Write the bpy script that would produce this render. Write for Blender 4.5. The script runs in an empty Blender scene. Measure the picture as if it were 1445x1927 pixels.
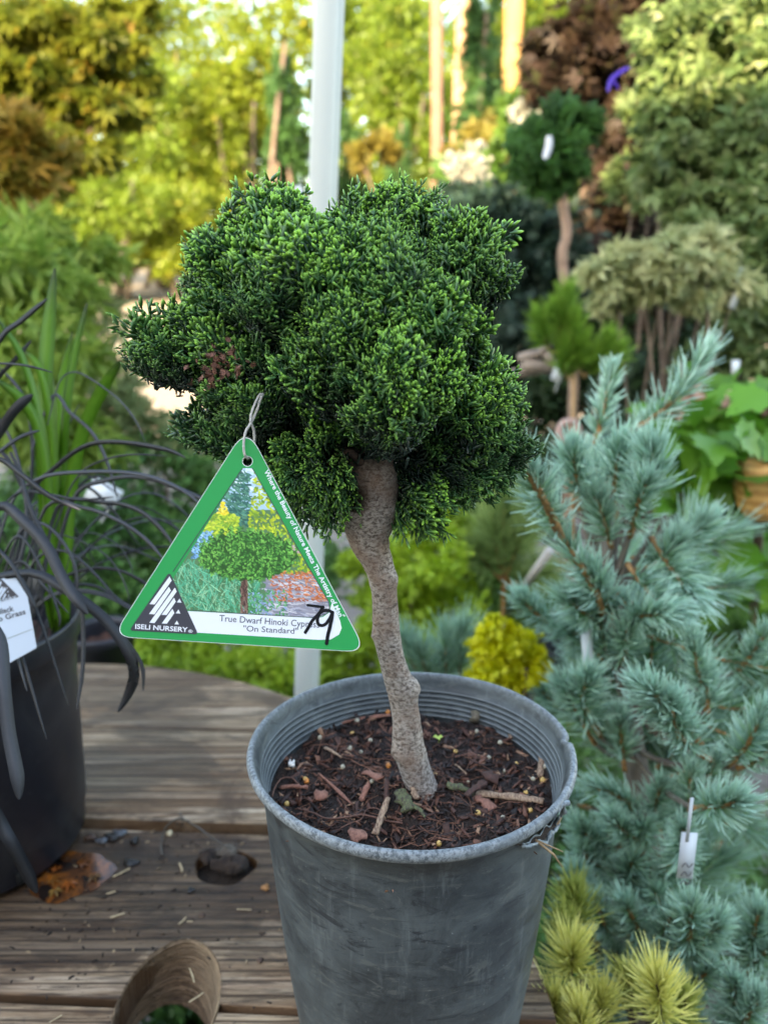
import bpy, math, random
import numpy as np
from mathutils import Vector, Matrix

# ---------------------------------------------------------------- camera, sky, sun, exposure
SC = bpy.context.scene
COL = SC.collection
CAM_H, PITCH, LENS = 1.30, math.radians(16.3), 28.0
cam = bpy.data.cameras.new("camera"); camo = bpy.data.objects.new("camera", cam); COL.objects.link(camo)
camo.location = (0, 0, CAM_H); camo.rotation_euler = (math.radians(90) - PITCH, 0, 0)
cam.lens = LENS; cam.sensor_width = 36; cam.clip_start = 0.02; cam.clip_end = 500
cam.dof.use_dof = True; cam.dof.focus_distance = 0.485; cam.dof.aperture_fstop = 5.6
SC.camera = camo
SUN_EL, SUN_AZ = math.radians(23), math.radians(200)      # azimuth from +Y, clockwise seen from above: behind, a little left
w = bpy.data.worlds.new("World"); SC.world = w; w.use_nodes = True
nt = w.node_tree; sky = nt.nodes.new("ShaderNodeTexSky"); sky.sky_type = 'NISHITA'; sky.sun_disc = False
sky.sun_elevation = SUN_EL; sky.sun_rotation = SUN_AZ; sky.air_density = 1.0; sky.dust_density = 1.0
bg = nt.nodes["Background"]; bg.inputs[1].default_value = 0.15
nt.links.new(sky.outputs[0], bg.inputs[0])
sun = bpy.data.lights.new("sun", 'SUN'); sun.energy = 3.0; sun.angle = math.radians(0.6); sun.color = (1.0, 0.86, 0.64)
suno = bpy.data.objects.new("sun", sun); COL.objects.link(suno)
sdir = Vector((math.sin(SUN_AZ) * math.cos(SUN_EL), math.cos(SUN_AZ) * math.cos(SUN_EL), math.sin(SUN_EL)))
suno.rotation_euler = sdir.to_track_quat('Z', 'Y').to_euler(); suno.location = (-3, -3, 8)
SC.view_settings.view_transform = 'Standard'; SC.view_settings.look = 'None'
SC.view_settings.exposure = 3.05; SC.view_settings.gamma = 1.0
SC.view_settings.use_white_balance = True; SC.view_settings.white_balance_temperature = 8200; SC.view_settings.white_balance_tint = 10
SC.cycles.max_bounces = 8; SC.cycles.diffuse_bounces = 4; SC.cycles.transmission_bounces = 4
SC.cycles.transparent_max_bounces = 6; SC.cycles.use_denoising = True

# ---------------------------------------------------------------- geometry helpers
F = 1927 * LENS / 36.0
ST, CT = math.sin(PITCH), math.cos(PITCH)
RIGHT = np.array([1., 0, 0]); UP = np.array([0, ST, CT]); FWD = np.array([0, CT, -ST]); CAMP = np.array([0, 0, CAM_H])
def PZ(px, py, z):            # a point from its place in the photograph and its depth along the lens axis
    return CAMP + z * (FWD + RIGHT * (px - 722.5) / F - UP * (py - 963.5) / F)
def PY(px, py, y):            # ... and its distance in front of the camera
    return PZ(px, py, y / (CT - (py - 963.5) / F * ST))
def PH(px, py, h):            # ... and its height above the ground
    return PZ(px, py, (CAM_H - h) / (ST + (py - 963.5) / F * CT))
def depth(p): return float(np.dot(np.asarray(p) - CAMP, FWD))
def rng(s): return np.random.default_rng(s)
def nrm(a):
    a = np.asarray(a, float); return a / np.maximum(np.linalg.norm(a, axis=-1, keepdims=True), 1e-9)

class MB:
    """collects vertices, faces and a per-vertex colour triple (tint, tip, extra)"""
    def __init__(s): s.v = []; s.c = []; s.q = []; s.t = []; s.n = 0
    def add(s, V, Q=None, T=None, C=None):
        V = np.asarray(V, float).reshape(-1, 3); k = len(V)
        s.v.append(V)
        if C is None: C = np.tile([.5, 0, 0], (k, 1))
        C = np.asarray(C, float)
        if C.ndim == 1: C = np.tile(C, (k, 1))
        s.c.append(C)
        if Q is not None and len(Q): s.q.append(np.asarray(Q).reshape(-1, 4) + s.n)
        if T is not None and len(T): s.t.append(np.asarray(T).reshape(-1, 3) + s.n)
        s.n += k
    def many(s, V, Q=None, T=None, C=None):
        """V (n,k,3) copies of one template with faces Q/T and colours C (n,k,3)"""
        n, k = V.shape[:2]; off = (np.arange(n) * k)[:, None, None]
        s.add(V.reshape(-1, 3), None if Q is None or len(Q) == 0 else (np.asarray(Q)[None] + off).reshape(-1, 4),
              None if T is None or len(T) == 0 else (np.asarray(T)[None] + off).reshape(-1, 3), None if C is None else C.reshape(-1, 3))
    def mesh(s, name, off=(0, 0, 0), smooth=False):
        V = np.concatenate(s.v) - np.asarray(off); C = np.concatenate(s.c)
        Q = np.concatenate(s.q) if s.q else np.zeros((0, 4), int); T = np.concatenate(s.t) if s.t else np.zeros((0, 3), int)
        me = bpy.data.meshes.new(name); me.vertices.add(len(V)); me.vertices.foreach_set("co", V.astype(np.float32).ravel())
        nl = len(Q) * 4 + len(T) * 3; me.loops.add(nl)
        me.loops.foreach_set("vertex_index", np.concatenate([Q.ravel(), T.ravel()]).astype(np.int32))
        me.polygons.add(len(Q) + len(T))
        me.polygons.foreach_set("loop_start", np.concatenate([np.arange(len(Q)) * 4, len(Q) * 4 + np.arange(len(T)) * 3]).astype(np.int32))
        me.update(calc_edges=True)
        a = me.attributes.new("col", 'FLOAT_COLOR', 'POINT')
        a.data.foreach_set("color", np.c_[C, np.ones(len(C))].astype(np.float32).ravel())
        if smooth: me.polygons.foreach_set("use_smooth", np.ones(len(Q) + len(T), bool))
        return me

def root_loc(o):
    while o.parent: o = o.parent
    return np.array(o.location)
def link(name, me, m, parent=None):
    o = bpy.data.objects.new(name, me); COL.objects.link(o)
    if m is not None:
        me.materials.clear(); me.materials.append(m)
    if parent is not None: o.parent = parent
    return o
def part(name, mb, m, parent, label=None, smooth=False):      # vertices of mb are in world space
    o = link(name, mb.mesh(name, root_loc(parent), smooth), m, parent)
    if label: o["label"] = label
    return o
def tag(o, label, cat, group=None, kind=None):
    if label: o["label"] = label
    if cat: o["category"] = cat
    if group: o["group"] = group
    if kind: o["kind"] = kind
    return o
def thing(name, label, cat, loc, group=None):
    o = bpy.data.objects.new(name, None); COL.objects.link(o); o.location = tuple(loc); o.empty_display_size = .05
    return tag(o, label, cat, group)
def single(name, mb, m, label, cat, loc, group=None, smooth=False):
    o = link(name, mb.mesh(name, loc, smooth), m); o.location = tuple(loc); return tag(o, label, cat, group)
def structure(name, mb, m, smooth=False):
    o = link(name, mb.mesh(name, (0, 0, 0), smooth), m); o["kind"] = "structure"; return o

def frames(pts):
    P = np.asarray(pts, float); T = nrm(np.gradient(P, axis=0)); u = np.cross(T[0], [0, 0, 1.])
    if np.linalg.norm(u) < .1: u = np.cross(T[0], [0, 1., 0])
    U = []
    for t in T:
        u = u - t * np.dot(u, t); u = u / np.linalg.norm(u); U.append(u)
    U = np.array(U); return P, T, U, np.cross(T, U)
def resample(pts, n):
    P = np.asarray(pts, float); k = len(P); t = np.linspace(0, k - 1, n); out = []
    for x in t:                                      # Catmull-Rom
        i = min(int(x), k - 2); f = x - i; a, b, c, d = P[max(i - 1, 0)], P[i], P[i + 1], P[min(i + 2, k - 1)]
        out.append(.5 * (2 * b + (c - a) * f + (2 * a - 5 * b + 4 * c - d) * f * f + (3 * b - a - 3 * c + d) * f ** 3))
    return np.array(out)
def tube(mb, pts, rad, sides=8, cap=True, rough=0, seed=0, C=None, flat=1.0):
    P, T, U, W = frames(pts); n = len(P); rad = np.broadcast_to(np.asarray(rad, float), (n,)); a = np.linspace(0, 2 * np.pi, sides, endpoint=False)
    R = rad[:, None] * np.ones(sides)
    if rough:
        g = rng(seed); N = g.normal(size=(n, sides)); N = (N + np.roll(N, 1, 1) + np.roll(N, 1, 0)) / 1.7; R = R * (1 + rough * N)
    V = P[:, None] + R[..., None] * (np.cos(a)[None, :, None] * U[:, None] + flat * np.sin(a)[None, :, None] * W[:, None])
    Q = [(i * sides + j, i * sides + (j + 1) % sides, (i + 1) * sides + (j + 1) % sides, (i + 1) * sides + j) for i in range(n - 1) for j in range(sides)]
    V = V.reshape(-1, 3); Tn = []
    if cap:
        V = np.r_[V, [P[0]], [P[-1]]]; b = n * sides
        Tn = [(b, (j + 1) % sides, j) for j in range(sides)] + [(b + 1, (n - 1) * sides + j, (n - 1) * sides + (j + 1) % sides) for j in range(sides)]
    mb.add(V, Q, Tn, C)
def lathe(mb, prof, center, seg=96, wob=None, C=None):
    """prof: list of (r, z); wob(angle, i) scales the radius and lifts"""
    a = np.linspace(0, 2 * np.pi, seg, endpoint=False); n = len(prof); V = np.zeros((n, seg, 3))
    for i, (r, z) in enumerate(prof):
        k, dz = (1, 0) if wob is None else wob(a, i)
        V[i, :, 0] = center[0] + r * k * np.cos(a); V[i, :, 1] = center[1] + r * k * np.sin(a); V[i, :, 2] = center[2] + z + dz
    i, j = np.meshgrid(np.arange(n - 1), np.arange(seg), indexing='ij'); j2 = (j + 1) % seg
    Q = np.stack([i * seg + j, i * seg + j2, (i + 1) * seg + j2, (i + 1) * seg + j], -1).reshape(-1, 4)
    mb.add(V, Q, None, C)
def box(mb, c, s, rot=None, C=None, taper=1.0):
    x, y, z = np.array(s) / 2.0
    V = np.array([[-x, -y, -z], [x, -y, -z], [x, y, -z], [-x, y, -z], [-x * taper, -y * taper, z], [x * taper, -y * taper, z], [x * taper, y * taper, z], [-x * taper, y * taper, z]])
    if rot is not None: V = V @ np.array(rot).T
    mb.add(V + np.asarray(c), [(3, 2, 1, 0), (4, 5, 6, 7), (0, 1, 5, 4), (1, 2, 6, 5), (2, 3, 7, 6), (3, 0, 4, 7)], None, C)
def rot_rand(g, n):
    q = g.normal(size=(n, 4)); q /= np.linalg.norm(q, axis=1)[:, None]; a, b, c, d = q.T
    return np.stack([np.stack([1 - 2 * (c * c + d * d), 2 * (b * c - a * d), 2 * (b * d + a * c)], -1),
                     np.stack([2 * (b * c + a * d), 1 - 2 * (b * b + d * d), 2 * (c * d - a * b)], -1),
                     np.stack([2 * (b * d - a * c), 2 * (c * d + a * b), 1 - 2 * (b * b + c * c)], -1)], -2)
def frame_from(Y, Zh):
    """rotation matrices with local Y along Y and local Z close to Zh"""
    Y = nrm(Y); X = nrm(np.cross(Y, Zh)); Z = np.cross(X, Y); return np.stack([X, Y, Z], -1)

# ---------------------------------------------------------------- materials
def newmat(name):
    m = bpy.data.materials.new(name); m.use_nodes = True; t = m.node_tree; t.nodes.clear()
    out = t.nodes.new("ShaderNodeOutputMaterial"); b = t.nodes.new("ShaderNodeBsdfPrincipled"); t.links.new(b.outputs[0], out.inputs[0])
    return m, t, b, out
def N(t, kind, **kw):
    n = t.nodes.new("ShaderNode" + kind)
    for k, v in kw.items():
        if k.startswith("i_"): n.inputs[k[2:].replace("_", " ")].default_value = v
        else: setattr(n, k, v)
    return n
def rgba(c): return (c[0], c[1], c[2], 1)
def mixc(t, fac, a, b, mode='MIX'):
    n = t.nodes.new("ShaderNodeMix"); n.data_type = 'RGBA'; n.blend_type = mode
    for s, v in ((0, fac), (6, a), (7, b)):
        if hasattr(v, "is_output") or isinstance(v, bpy.types.NodeSocket): t.links.new(v, n.inputs[s])
        else: n.inputs[s].default_value = rgba(v) if isinstance(v, (tuple, list)) else v
    return n.outputs[2]
def ramp(t, src, stops):
    n = t.nodes.new("ShaderNodeValToRGB"); e = n.color_ramp.elements
    while len(e) < len(stops): e.new(.5)
    for k, (p, c) in enumerate(stops):
        e[k].position = p; e[k].color = rgba(c) if isinstance(c, (tuple, list)) else (c, c, c, 1)
    t.links.new(src, n.inputs[0]); return n.outputs[0]
def coords(t, scale=(1, 1, 1), rot=(0, 0, 0), loc=(0, 0, 0)):
    tc = t.nodes.new("ShaderNodeTexCoord"); mp = t.nodes.new("ShaderNodeMapping")
    mp.inputs["Scale"].default_value = scale; mp.inputs["Rotation"].default_value = rot; mp.inputs["Location"].default_value = loc
    t.links.new(tc.outputs["Object"], mp.inputs[0]); return mp.outputs[0]
def noise(t, vec, scale, detail=4, rough=.55, dist=0.0):
    n = N(t, "TexNoise"); n.inputs["Scale"].default_value = scale; n.inputs["Detail"].default_value = detail
    n.inputs["Roughness"].default_value = rough; n.inputs["Distortion"].default_value = dist
    if vec is not None: t.links.new(vec, n.inputs["Vector"])
    return n.outputs["Fac"]
def bump(t, b, h, strength, dist):
    n = N(t, "Bump"); n.inputs["Strength"].default_value = strength; n.inputs["Distance"].default_value = dist
    t.links.new(h, n.inputs["Height"]); t.links.new(n.outputs[0], b.inputs["Normal"])
def attr(t):
    a = N(t, "Attribute"); a.attribute_name = "col"; s = N(t, "SeparateColor"); t.links.new(a.outputs["Color"], s.inputs[0]); return a, s
def leafmat(name, c1, c2, tip=None, transl=.3, rough=.5, third=None, spec=.4):
    m, t, b, out = newmat(name); a, s = attr(t)
    c = mixc(t, s.outputs[0], c1, c2)
    if third: c = mixc(t, s.outputs[2], c, third)
    if tip: c = mixc(t, s.outputs[1], c, tip)
    t.links.new(c, b.inputs["Base Color"]); b.inputs["Roughness"].default_value = rough; b.inputs["Specular IOR Level"].default_value = spec
    if transl:
        tr = N(t, "BsdfTranslucent"); t.links.new(c, tr.inputs[0]); mx = N(t, "MixShader"); mx.inputs[0].default_value = transl
        t.links.new(b.outputs[0], mx.inputs[1]); t.links.new(tr.outputs[0], mx.inputs[2]); t.links.new(mx.outputs[0], out.inputs[0])
    return m
def plain(name, c, rough=.5, spec=.5, var=0.0, vs=20, c2=None, bmp=0, bs=60, bd=.001):
    m, t, b, out = newmat(name)
    if var or c2:
        n = noise(t, coords(t), vs); c2 = c2 or tuple(x * (1 - var) for x in c)
        t.links.new(mixc(t, ramp(t, n, [(.35, 0.), (.65, 1.)]), c, c2), b.inputs["Base Color"])
    else: b.inputs["Base Color"].default_value = rgba(c)
    b.inputs["Roughness"].default_value = rough; b.inputs["Specular IOR Level"].default_value = spec
    if bmp: bump(t, b, noise(t, coords(t), bs), bmp, bd)
    return m
def attrmat(name, stops, rough=.6, spec=.3, bmp=0, bs=300, bd=.0005):
    """colour picked along a ramp by the first channel of the vertex colour"""
    m, t, b, out = newmat(name); a, s = attr(t)
    c = ramp(t, s.outputs[0], stops); n = noise(t, coords(t), bs)
    c = mixc(t, .5, c, ramp(t, n, [(.3, .55), (.7, 1.3)]), 'MULTIPLY')
    t.links.new(c, b.inputs["Base Color"]); b.inputs["Roughness"].default_value = rough; b.inputs["Specular IOR Level"].default_value = spec
    if bmp: bump(t, b, n, bmp, bd)
    return m
def barkmat(name, c1, c2, c3, s=40, stretch=.35, bmp=.6, bd=.002):
    m, t, b, out = newmat(name)
    v = coords(t, (1, 1, stretch)); n1 = noise(t, v, s, 6, .7); n2 = noise(t, coords(t), s * .25, 3)
    c = mixc(t, ramp(t, n1, [(.35, 0.), (.65, 1.)]), c1, c2); c = mixc(t, ramp(t, n2, [(.5, 0.), (.7, .8)]), c, c3)
    t.links.new(c, b.inputs["Base Color"]); b.inputs["Roughness"].default_value = .8; bump(t, b, n1, bmp, bd); return m

# ---------------------------------------------------------------- foliage helpers
def leaf_t(kind):
    """leaf templates: local Y is the leaf's length, Z its normal"""
    V, Q, T = [], [], []
    def blade(bx, by, ang, L, W, z=0.08):
        c, s = math.cos(ang), math.sin(ang); k = len(V)
        for x, y, zz in ((0, 0, 0), (W, .45 * L, z), (0, L, -z), (-W, .45 * L, z)):
            V.append((bx + x * c + y * s, by - x * s + y * c, zz))
        Q.append((k, k + 1, k + 2, k + 3))
    if kind == 'leaf': blade(0, 0, 0, 1, .28)
    elif kind == 'narrow': blade(0, 0, 0, 1, .13)
    elif kind == 'round': blade(0, 0, 0, 1, .45)
    elif kind == 'pair':
        blade(0, 0, .5, 1, .2); blade(0, 0, -.5, .9, .2)
    elif kind == 'maple':
        for a, l in ((0, 1), (.75, .85), (-.75, .85), (1.5, .55), (-1.5, .55)): blade(0, 0, a, l, .13)
    elif kind == 'frond':
        for i, (y, a, l) in enumerate(((0, .7, .5), (0, -.7, .5), (.3, .6, .45), (.3, -.6, .45), (.55, 0, .5))): blade(0, y, a, l, .1)
    elif kind == 'spray':
        for i, (y, a, l) in enumerate(((0, 0, 1), (.15, .6, .55), (.2, -.6, .55), (.4, .55, .45), (.45, -.55, .45))): blade(0, y, a, l, .07)
    elif kind == 'oak':
        out = [(0, 0), (.16, .06), (.34, .02), (.30, .2), (.5, .34), (.36, .44), (.4, .66), (.2, .64), (.12, .84), (0, 1.0)]
        out = out + [(-x, y) for x, y in out[-2:0:-1]]; n = len(out)
        for x, y in out: V.append((x, y, .16 * abs(x) - .18 * y * y))
        V.append((0, .45, -.06)); T = [(n, (i + 1) % n, i) for i in range(n)]
    return np.array(V, float), np.array(Q, int), np.array(T, int)
def scatter(mb, P, Y, Zh, size, kind, tint, tip=0.0, extra=0.0):
    V, Q, T = leaf_t(kind); n = len(P); R = frame_from(Y, Zh)
    W = np.einsum('nij,kj->nki', R, V) * np.broadcast_to(size, (n,))[:, None, None] + P[:, None]
    C = np.zeros((n, len(V), 3)); C[..., 0] = np.broadcast_to(tint, (n,))[:, None]
    yy = V[:, 1] / V[:, 1].max(); C[..., 1] = np.broadcast_to(tip, (n,))[:, None] * np.clip(yy, 0, 1) ** 1.5
    C[..., 2] = np.broadcast_to(extra, (n,))[:, None]
    mb.many(W, Q, T, C)
def cloud(mb, lobes, n, size, kind='leaf', seed=0, clumps=40, cs=.28, fill=.25, up=.6, out=.6, tipv=.6, sv=.35, droop=0.0):
    """leaves gathered in clumps through the shells of ellipsoids: lobes = [(centre, (rx, ry, rz))]"""
    g = rng(seed); lobes = [(np.asarray(c), np.asarray(r)) for c, r in lobes]
    wt = np.array([np.prod(r) ** .67 for c, r in lobes]); wt /= wt.sum()
    for (c, r), wgt in zip(lobes, wt):
        k = max(3, int(clumps * wgt)); m = max(8, int(n * wgt))
        D = nrm(g.normal(size=(k, 3))); rad = np.where(g.random(k) < fill, g.uniform(.2, .7, k), g.uniform(.75, 1.0, k))
        Cc = c + D * rad[:, None] * r; tc = g.random(k); idx = g.integers(0, k, m)
        P = Cc[idx] + g.normal(size=(m, 3)) * r * cs * .5
        Dout = nrm((P - c) / r); Y = nrm(Dout * out + g.normal(size=(m, 3)) * .6 + np.array([0, 0, -droop]))
        Zh = nrm(np.array([0, 0, 1.]) * up + g.normal(size=(m, 3)) * .5 + Dout * .3)
        tint = np.clip(tc[idx] * .6 + g.random(m) * .5 - .05, 0, 1)
        scatter(mb, P, Y, Zh, size * (1 + sv * g.uniform(-1, 1, m)), kind, tint, tipv * g.random(m) ** .5, (g.random(m) < .12) * g.random(m))
def L(px, py, y, rx, ry, rd=None):
    """an ellipsoid lobe from its place and size in the photograph and its true distance"""
    c = PY(px, py, y); d = depth(c); return (c, (rx * d / F, (rd if rd else (rx + ry) / 2) * d / F, ry * d / F))
def blades(mb, pts_list, w_list, seg=10, fold=.25, seed=0, tints=None, tips=None, nrmh=None):
    """strap leaves: each a folded ribbon following a curve"""
    g = rng(seed)
    for k, (pts, wd) in enumerate(zip(pts_list, w_list)):
        P = resample(pts, seg); T = nrm(np.gradient(P, axis=0)); view = nrm(P - CAMP) if nrmh is None else np.tile(nrmh, (seg, 1))
        S = nrm(np.cross(T, view)); B = np.cross(S, T); s = np.linspace(0, 1, seg)
        W = wd * np.minimum(1, (1 - s) * 5 + .04) ** .6 * (.6 + .4 * np.minimum(1, s * 4)) / 2
        tw = g.uniform(-.5, .5); S = nrm(S + B * tw)
        V = np.stack([P - S * W[:, None], P + B * (W * fold)[:, None], P + S * W[:, None], P + B * (W * fold)[:, None] - B * .0004], 1)
        Q = []
        for i in range(seg - 1):
            a = i * 4; Q += [(a, a + 1, a + 5, a + 4), (a + 1, a + 2, a + 6, a + 5), (a + 2, a + 3, a + 7, a + 6), (a + 3, a, a + 4, a + 7)]
        C = np.zeros((seg, 4, 3)); C[..., 0] = g.random() if tints is None else tints[k]
        C[..., 1] = (np.clip((s - .85) * 6, 0, 1) * (0 if tips is None else tips[k]))[:, None]; C[..., 2] = s[:, None]
        mb.add(V, Q, None, C.reshape(-1, 3))
def needles(mb, P0, D, Ln, wd, bend, g, tint, tipv=1.0):
    n = len(P0); S = nrm(np.cross(D, g.normal(size=(n, 3)))); k = 4; s = np.linspace(0, 1, k)
    Ct = P0[:, None] + D[:, None] * (Ln[:, None] * s)[..., None] + bend[:, None] * (Ln[:, None] * s ** 2)[..., None]
    W = (wd * np.array([.8, 1, .9, .25]))[None, :, None] * S[:, None] / 2
    V = np.stack([Ct - W, Ct + W], 2).reshape(n, 2 * k, 3); Q = [(2 * i, 2 * i + 1, 2 * i + 3, 2 * i + 2) for i in range(k - 1)]
    C = np.zeros((n, 2 * k, 3)); C[..., 0] = np.broadcast_to(tint, (n,))[:, None]; C[..., 1] = np.repeat(s, 2)[None] * tipv; C[..., 2] = g.random(n)[:, None] ** 3
    mb.many(V, Q, None, C)
def tuft(mb, stem, base, tip, ln, n, wd, seed, s0=.25, spread=1.0, up=.15, tipv=1.0, srad=.0025, tint=None):
    """one pine shoot: a stem with needles standing off it, tighter at the tip"""
    g = rng(seed); base = np.asarray(base, float); tip = np.asarray(tip, float); ax = tip - base; Ls = np.linalg.norm(ax)
    mid = (base + tip) / 2 + g.normal(size=3) * Ls * .05 - np.array([0, 0, Ls * .06]); C = resample([base, mid, tip], 9)
    tube(stem, C, np.linspace(srad, srad * .55, 9), 6, rough=.12, seed=seed)
    s = s0 + (1 - s0) * g.random(n) ** .75; P0 = np.stack([np.interp(s, np.linspace(0, 1, 9), C[:, j]) for j in range(3)], 1)
    T = nrm(C[-1] - C[-3]); rnd = g.normal(size=(n, 3)); rad = nrm(rnd - (rnd @ T)[:, None] * T)
    al = (1.05 - .75 * np.clip((s - .45) / .55, 0, 1) + g.normal(size=n) * .2) * spread
    al = np.clip(al, .05, 1.5); D = nrm(T * np.cos(al)[:, None] + rad * np.sin(al)[:, None] + np.array([0, 0, up])); Ln = ln * g.uniform(.7, 1.1, n) * (1 - .25 * (s > .93))
    bend = T * .22 + g.normal(size=(n, 3)) * .07 - np.array([0, 0, .05])
    needles(mb, P0, D, Ln, wd, bend, g, np.clip((g.random() if tint is None else tint) * .6 + g.random(n) * .4, 0, 1), tipv)

# ---------------------------------------------------------------- the setting: ground
def ground_z(x, y): return np.where(y > 6, (y - 6) * .062, 0.0) + .03 * np.sin(x * .7) * np.sin(y * .5) * np.clip((y - 1) / 3, 0, 1)
def make_ground():
    xs = np.r_[np.linspace(-60, -8, 14), np.linspace(-7.5, 7.5, 61), np.linspace(8, 60, 14)]; ys = np.r_[np.linspace(-30, -.5, 12), np.linspace(0, 12, 49), np.linspace(13, 90, 32)]
    X, Y = np.meshgrid(xs, ys, indexing='ij'); Z = ground_z(X, Y); mb = MB(); n, k = X.shape
    i, j = np.meshgrid(np.arange(n - 1), np.arange(k - 1), indexing='ij')
    mb.add(np.stack([X, Y, Z], -1), np.stack([i * k + j, (i + 1) * k + j, (i + 1) * k + j + 1, i * k + j + 1], -1))
    m, t, b, out = newmat("gravel_earth"); v = coords(t)
    c = mixc(t, ramp(t, noise(t, v, 45, 5, .7), [(.35, 0.), (.65, 1.)]), (.13, .11, .095), (.30, .265, .24))
    c = mixc(t, ramp(t, noise(t, v, 1.1, 3), [(.45, 0.), (.6, .6)]), c, (.10, .085, .07))
    yy = N(t, "SeparateXYZ"); t.links.new(v, yy.inputs[0]); far = ramp(t, yy.outputs[1], [(0, 0.), (1, 1.)]); 
    mr = N(t, "MapRange"); mr.inputs[1].default_value = 5.0; mr.inputs[2].default_value = 7.0; t.links.new(yy.outputs[1], mr.inputs[0])
    c = mixc(t, mr.outputs[0], c, mixc(t, noise(t, v, 6, 5), (.27, .215, .16), (.34, .275, .21)))
    t.links.new(c, b.inputs["Base Color"]); b.inputs["Roughness"].default_value = .9; bump(t, b, noise(t, v, 60, 4, .7), .8, .01)
    structure("ground", mb, m, True)
make_ground()

# ---------------------------------------------------------------- cable spool used as a table
TZ = CAM_H - .59
TC, TA, TB = np.array([-.47, .49]), .61, .65             # centre and half axes of the weathered round top
GR = math.radians(-3)                                     # the boards run a little across
def outline(n=180, k=1.0, g=None):
    a = np.linspace(0, 2 * np.pi, n, endpoint=False); return np.stack([TC[0] + TA * k * np.cos(a), TC[1] + TB * k * np.sin(a)], 1)
def clip(poly, p, nn):                                    # keep the side of the line through p where dot(.,nn) >= 0
    out = []; m = len(poly)
    for i in range(m):
        a, b = poly[i], poly[(i + 1) % m]; da, db = np.dot(a - p, nn), np.dot(b - p, nn)
        if da >= 0: out.append(a)
        if (da >= 0) != (db >= 0): out.append(a + (b - a) * da / (da - db))
    return out
def sheet(loops, z0, z1, bevel=0.0):
    """a flat plate with holes from closed 2D loops, z0 to z1, as a bpy mesh"""
    cu = bpy.data.curves.new("plate", 'CURVE'); cu.dimensions = '2D'; cu.fill_mode = 'BOTH'; cu.extrude = (z1 - z0) / 2 - bevel; cu.bevel_depth = bevel; cu.bevel_resolution = 1
    for lp in loops:
        sp = cu.splines.new('POLY'); sp.points.add(len(lp) - 1); sp.use_cyclic_u = True
        for i, (x, y) in enumerate(lp): sp.points[i].co = (x, y, 0, 1)
    o = bpy.data.objects.new("plate", cu); me = bpy.data.meshes.new_from_object(o); bpy.data.objects.remove(o); bpy.data.curves.remove(cu)
    me.transform(Matrix.Translation((0, 0, (z0 + z1) / 2))); return me
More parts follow.
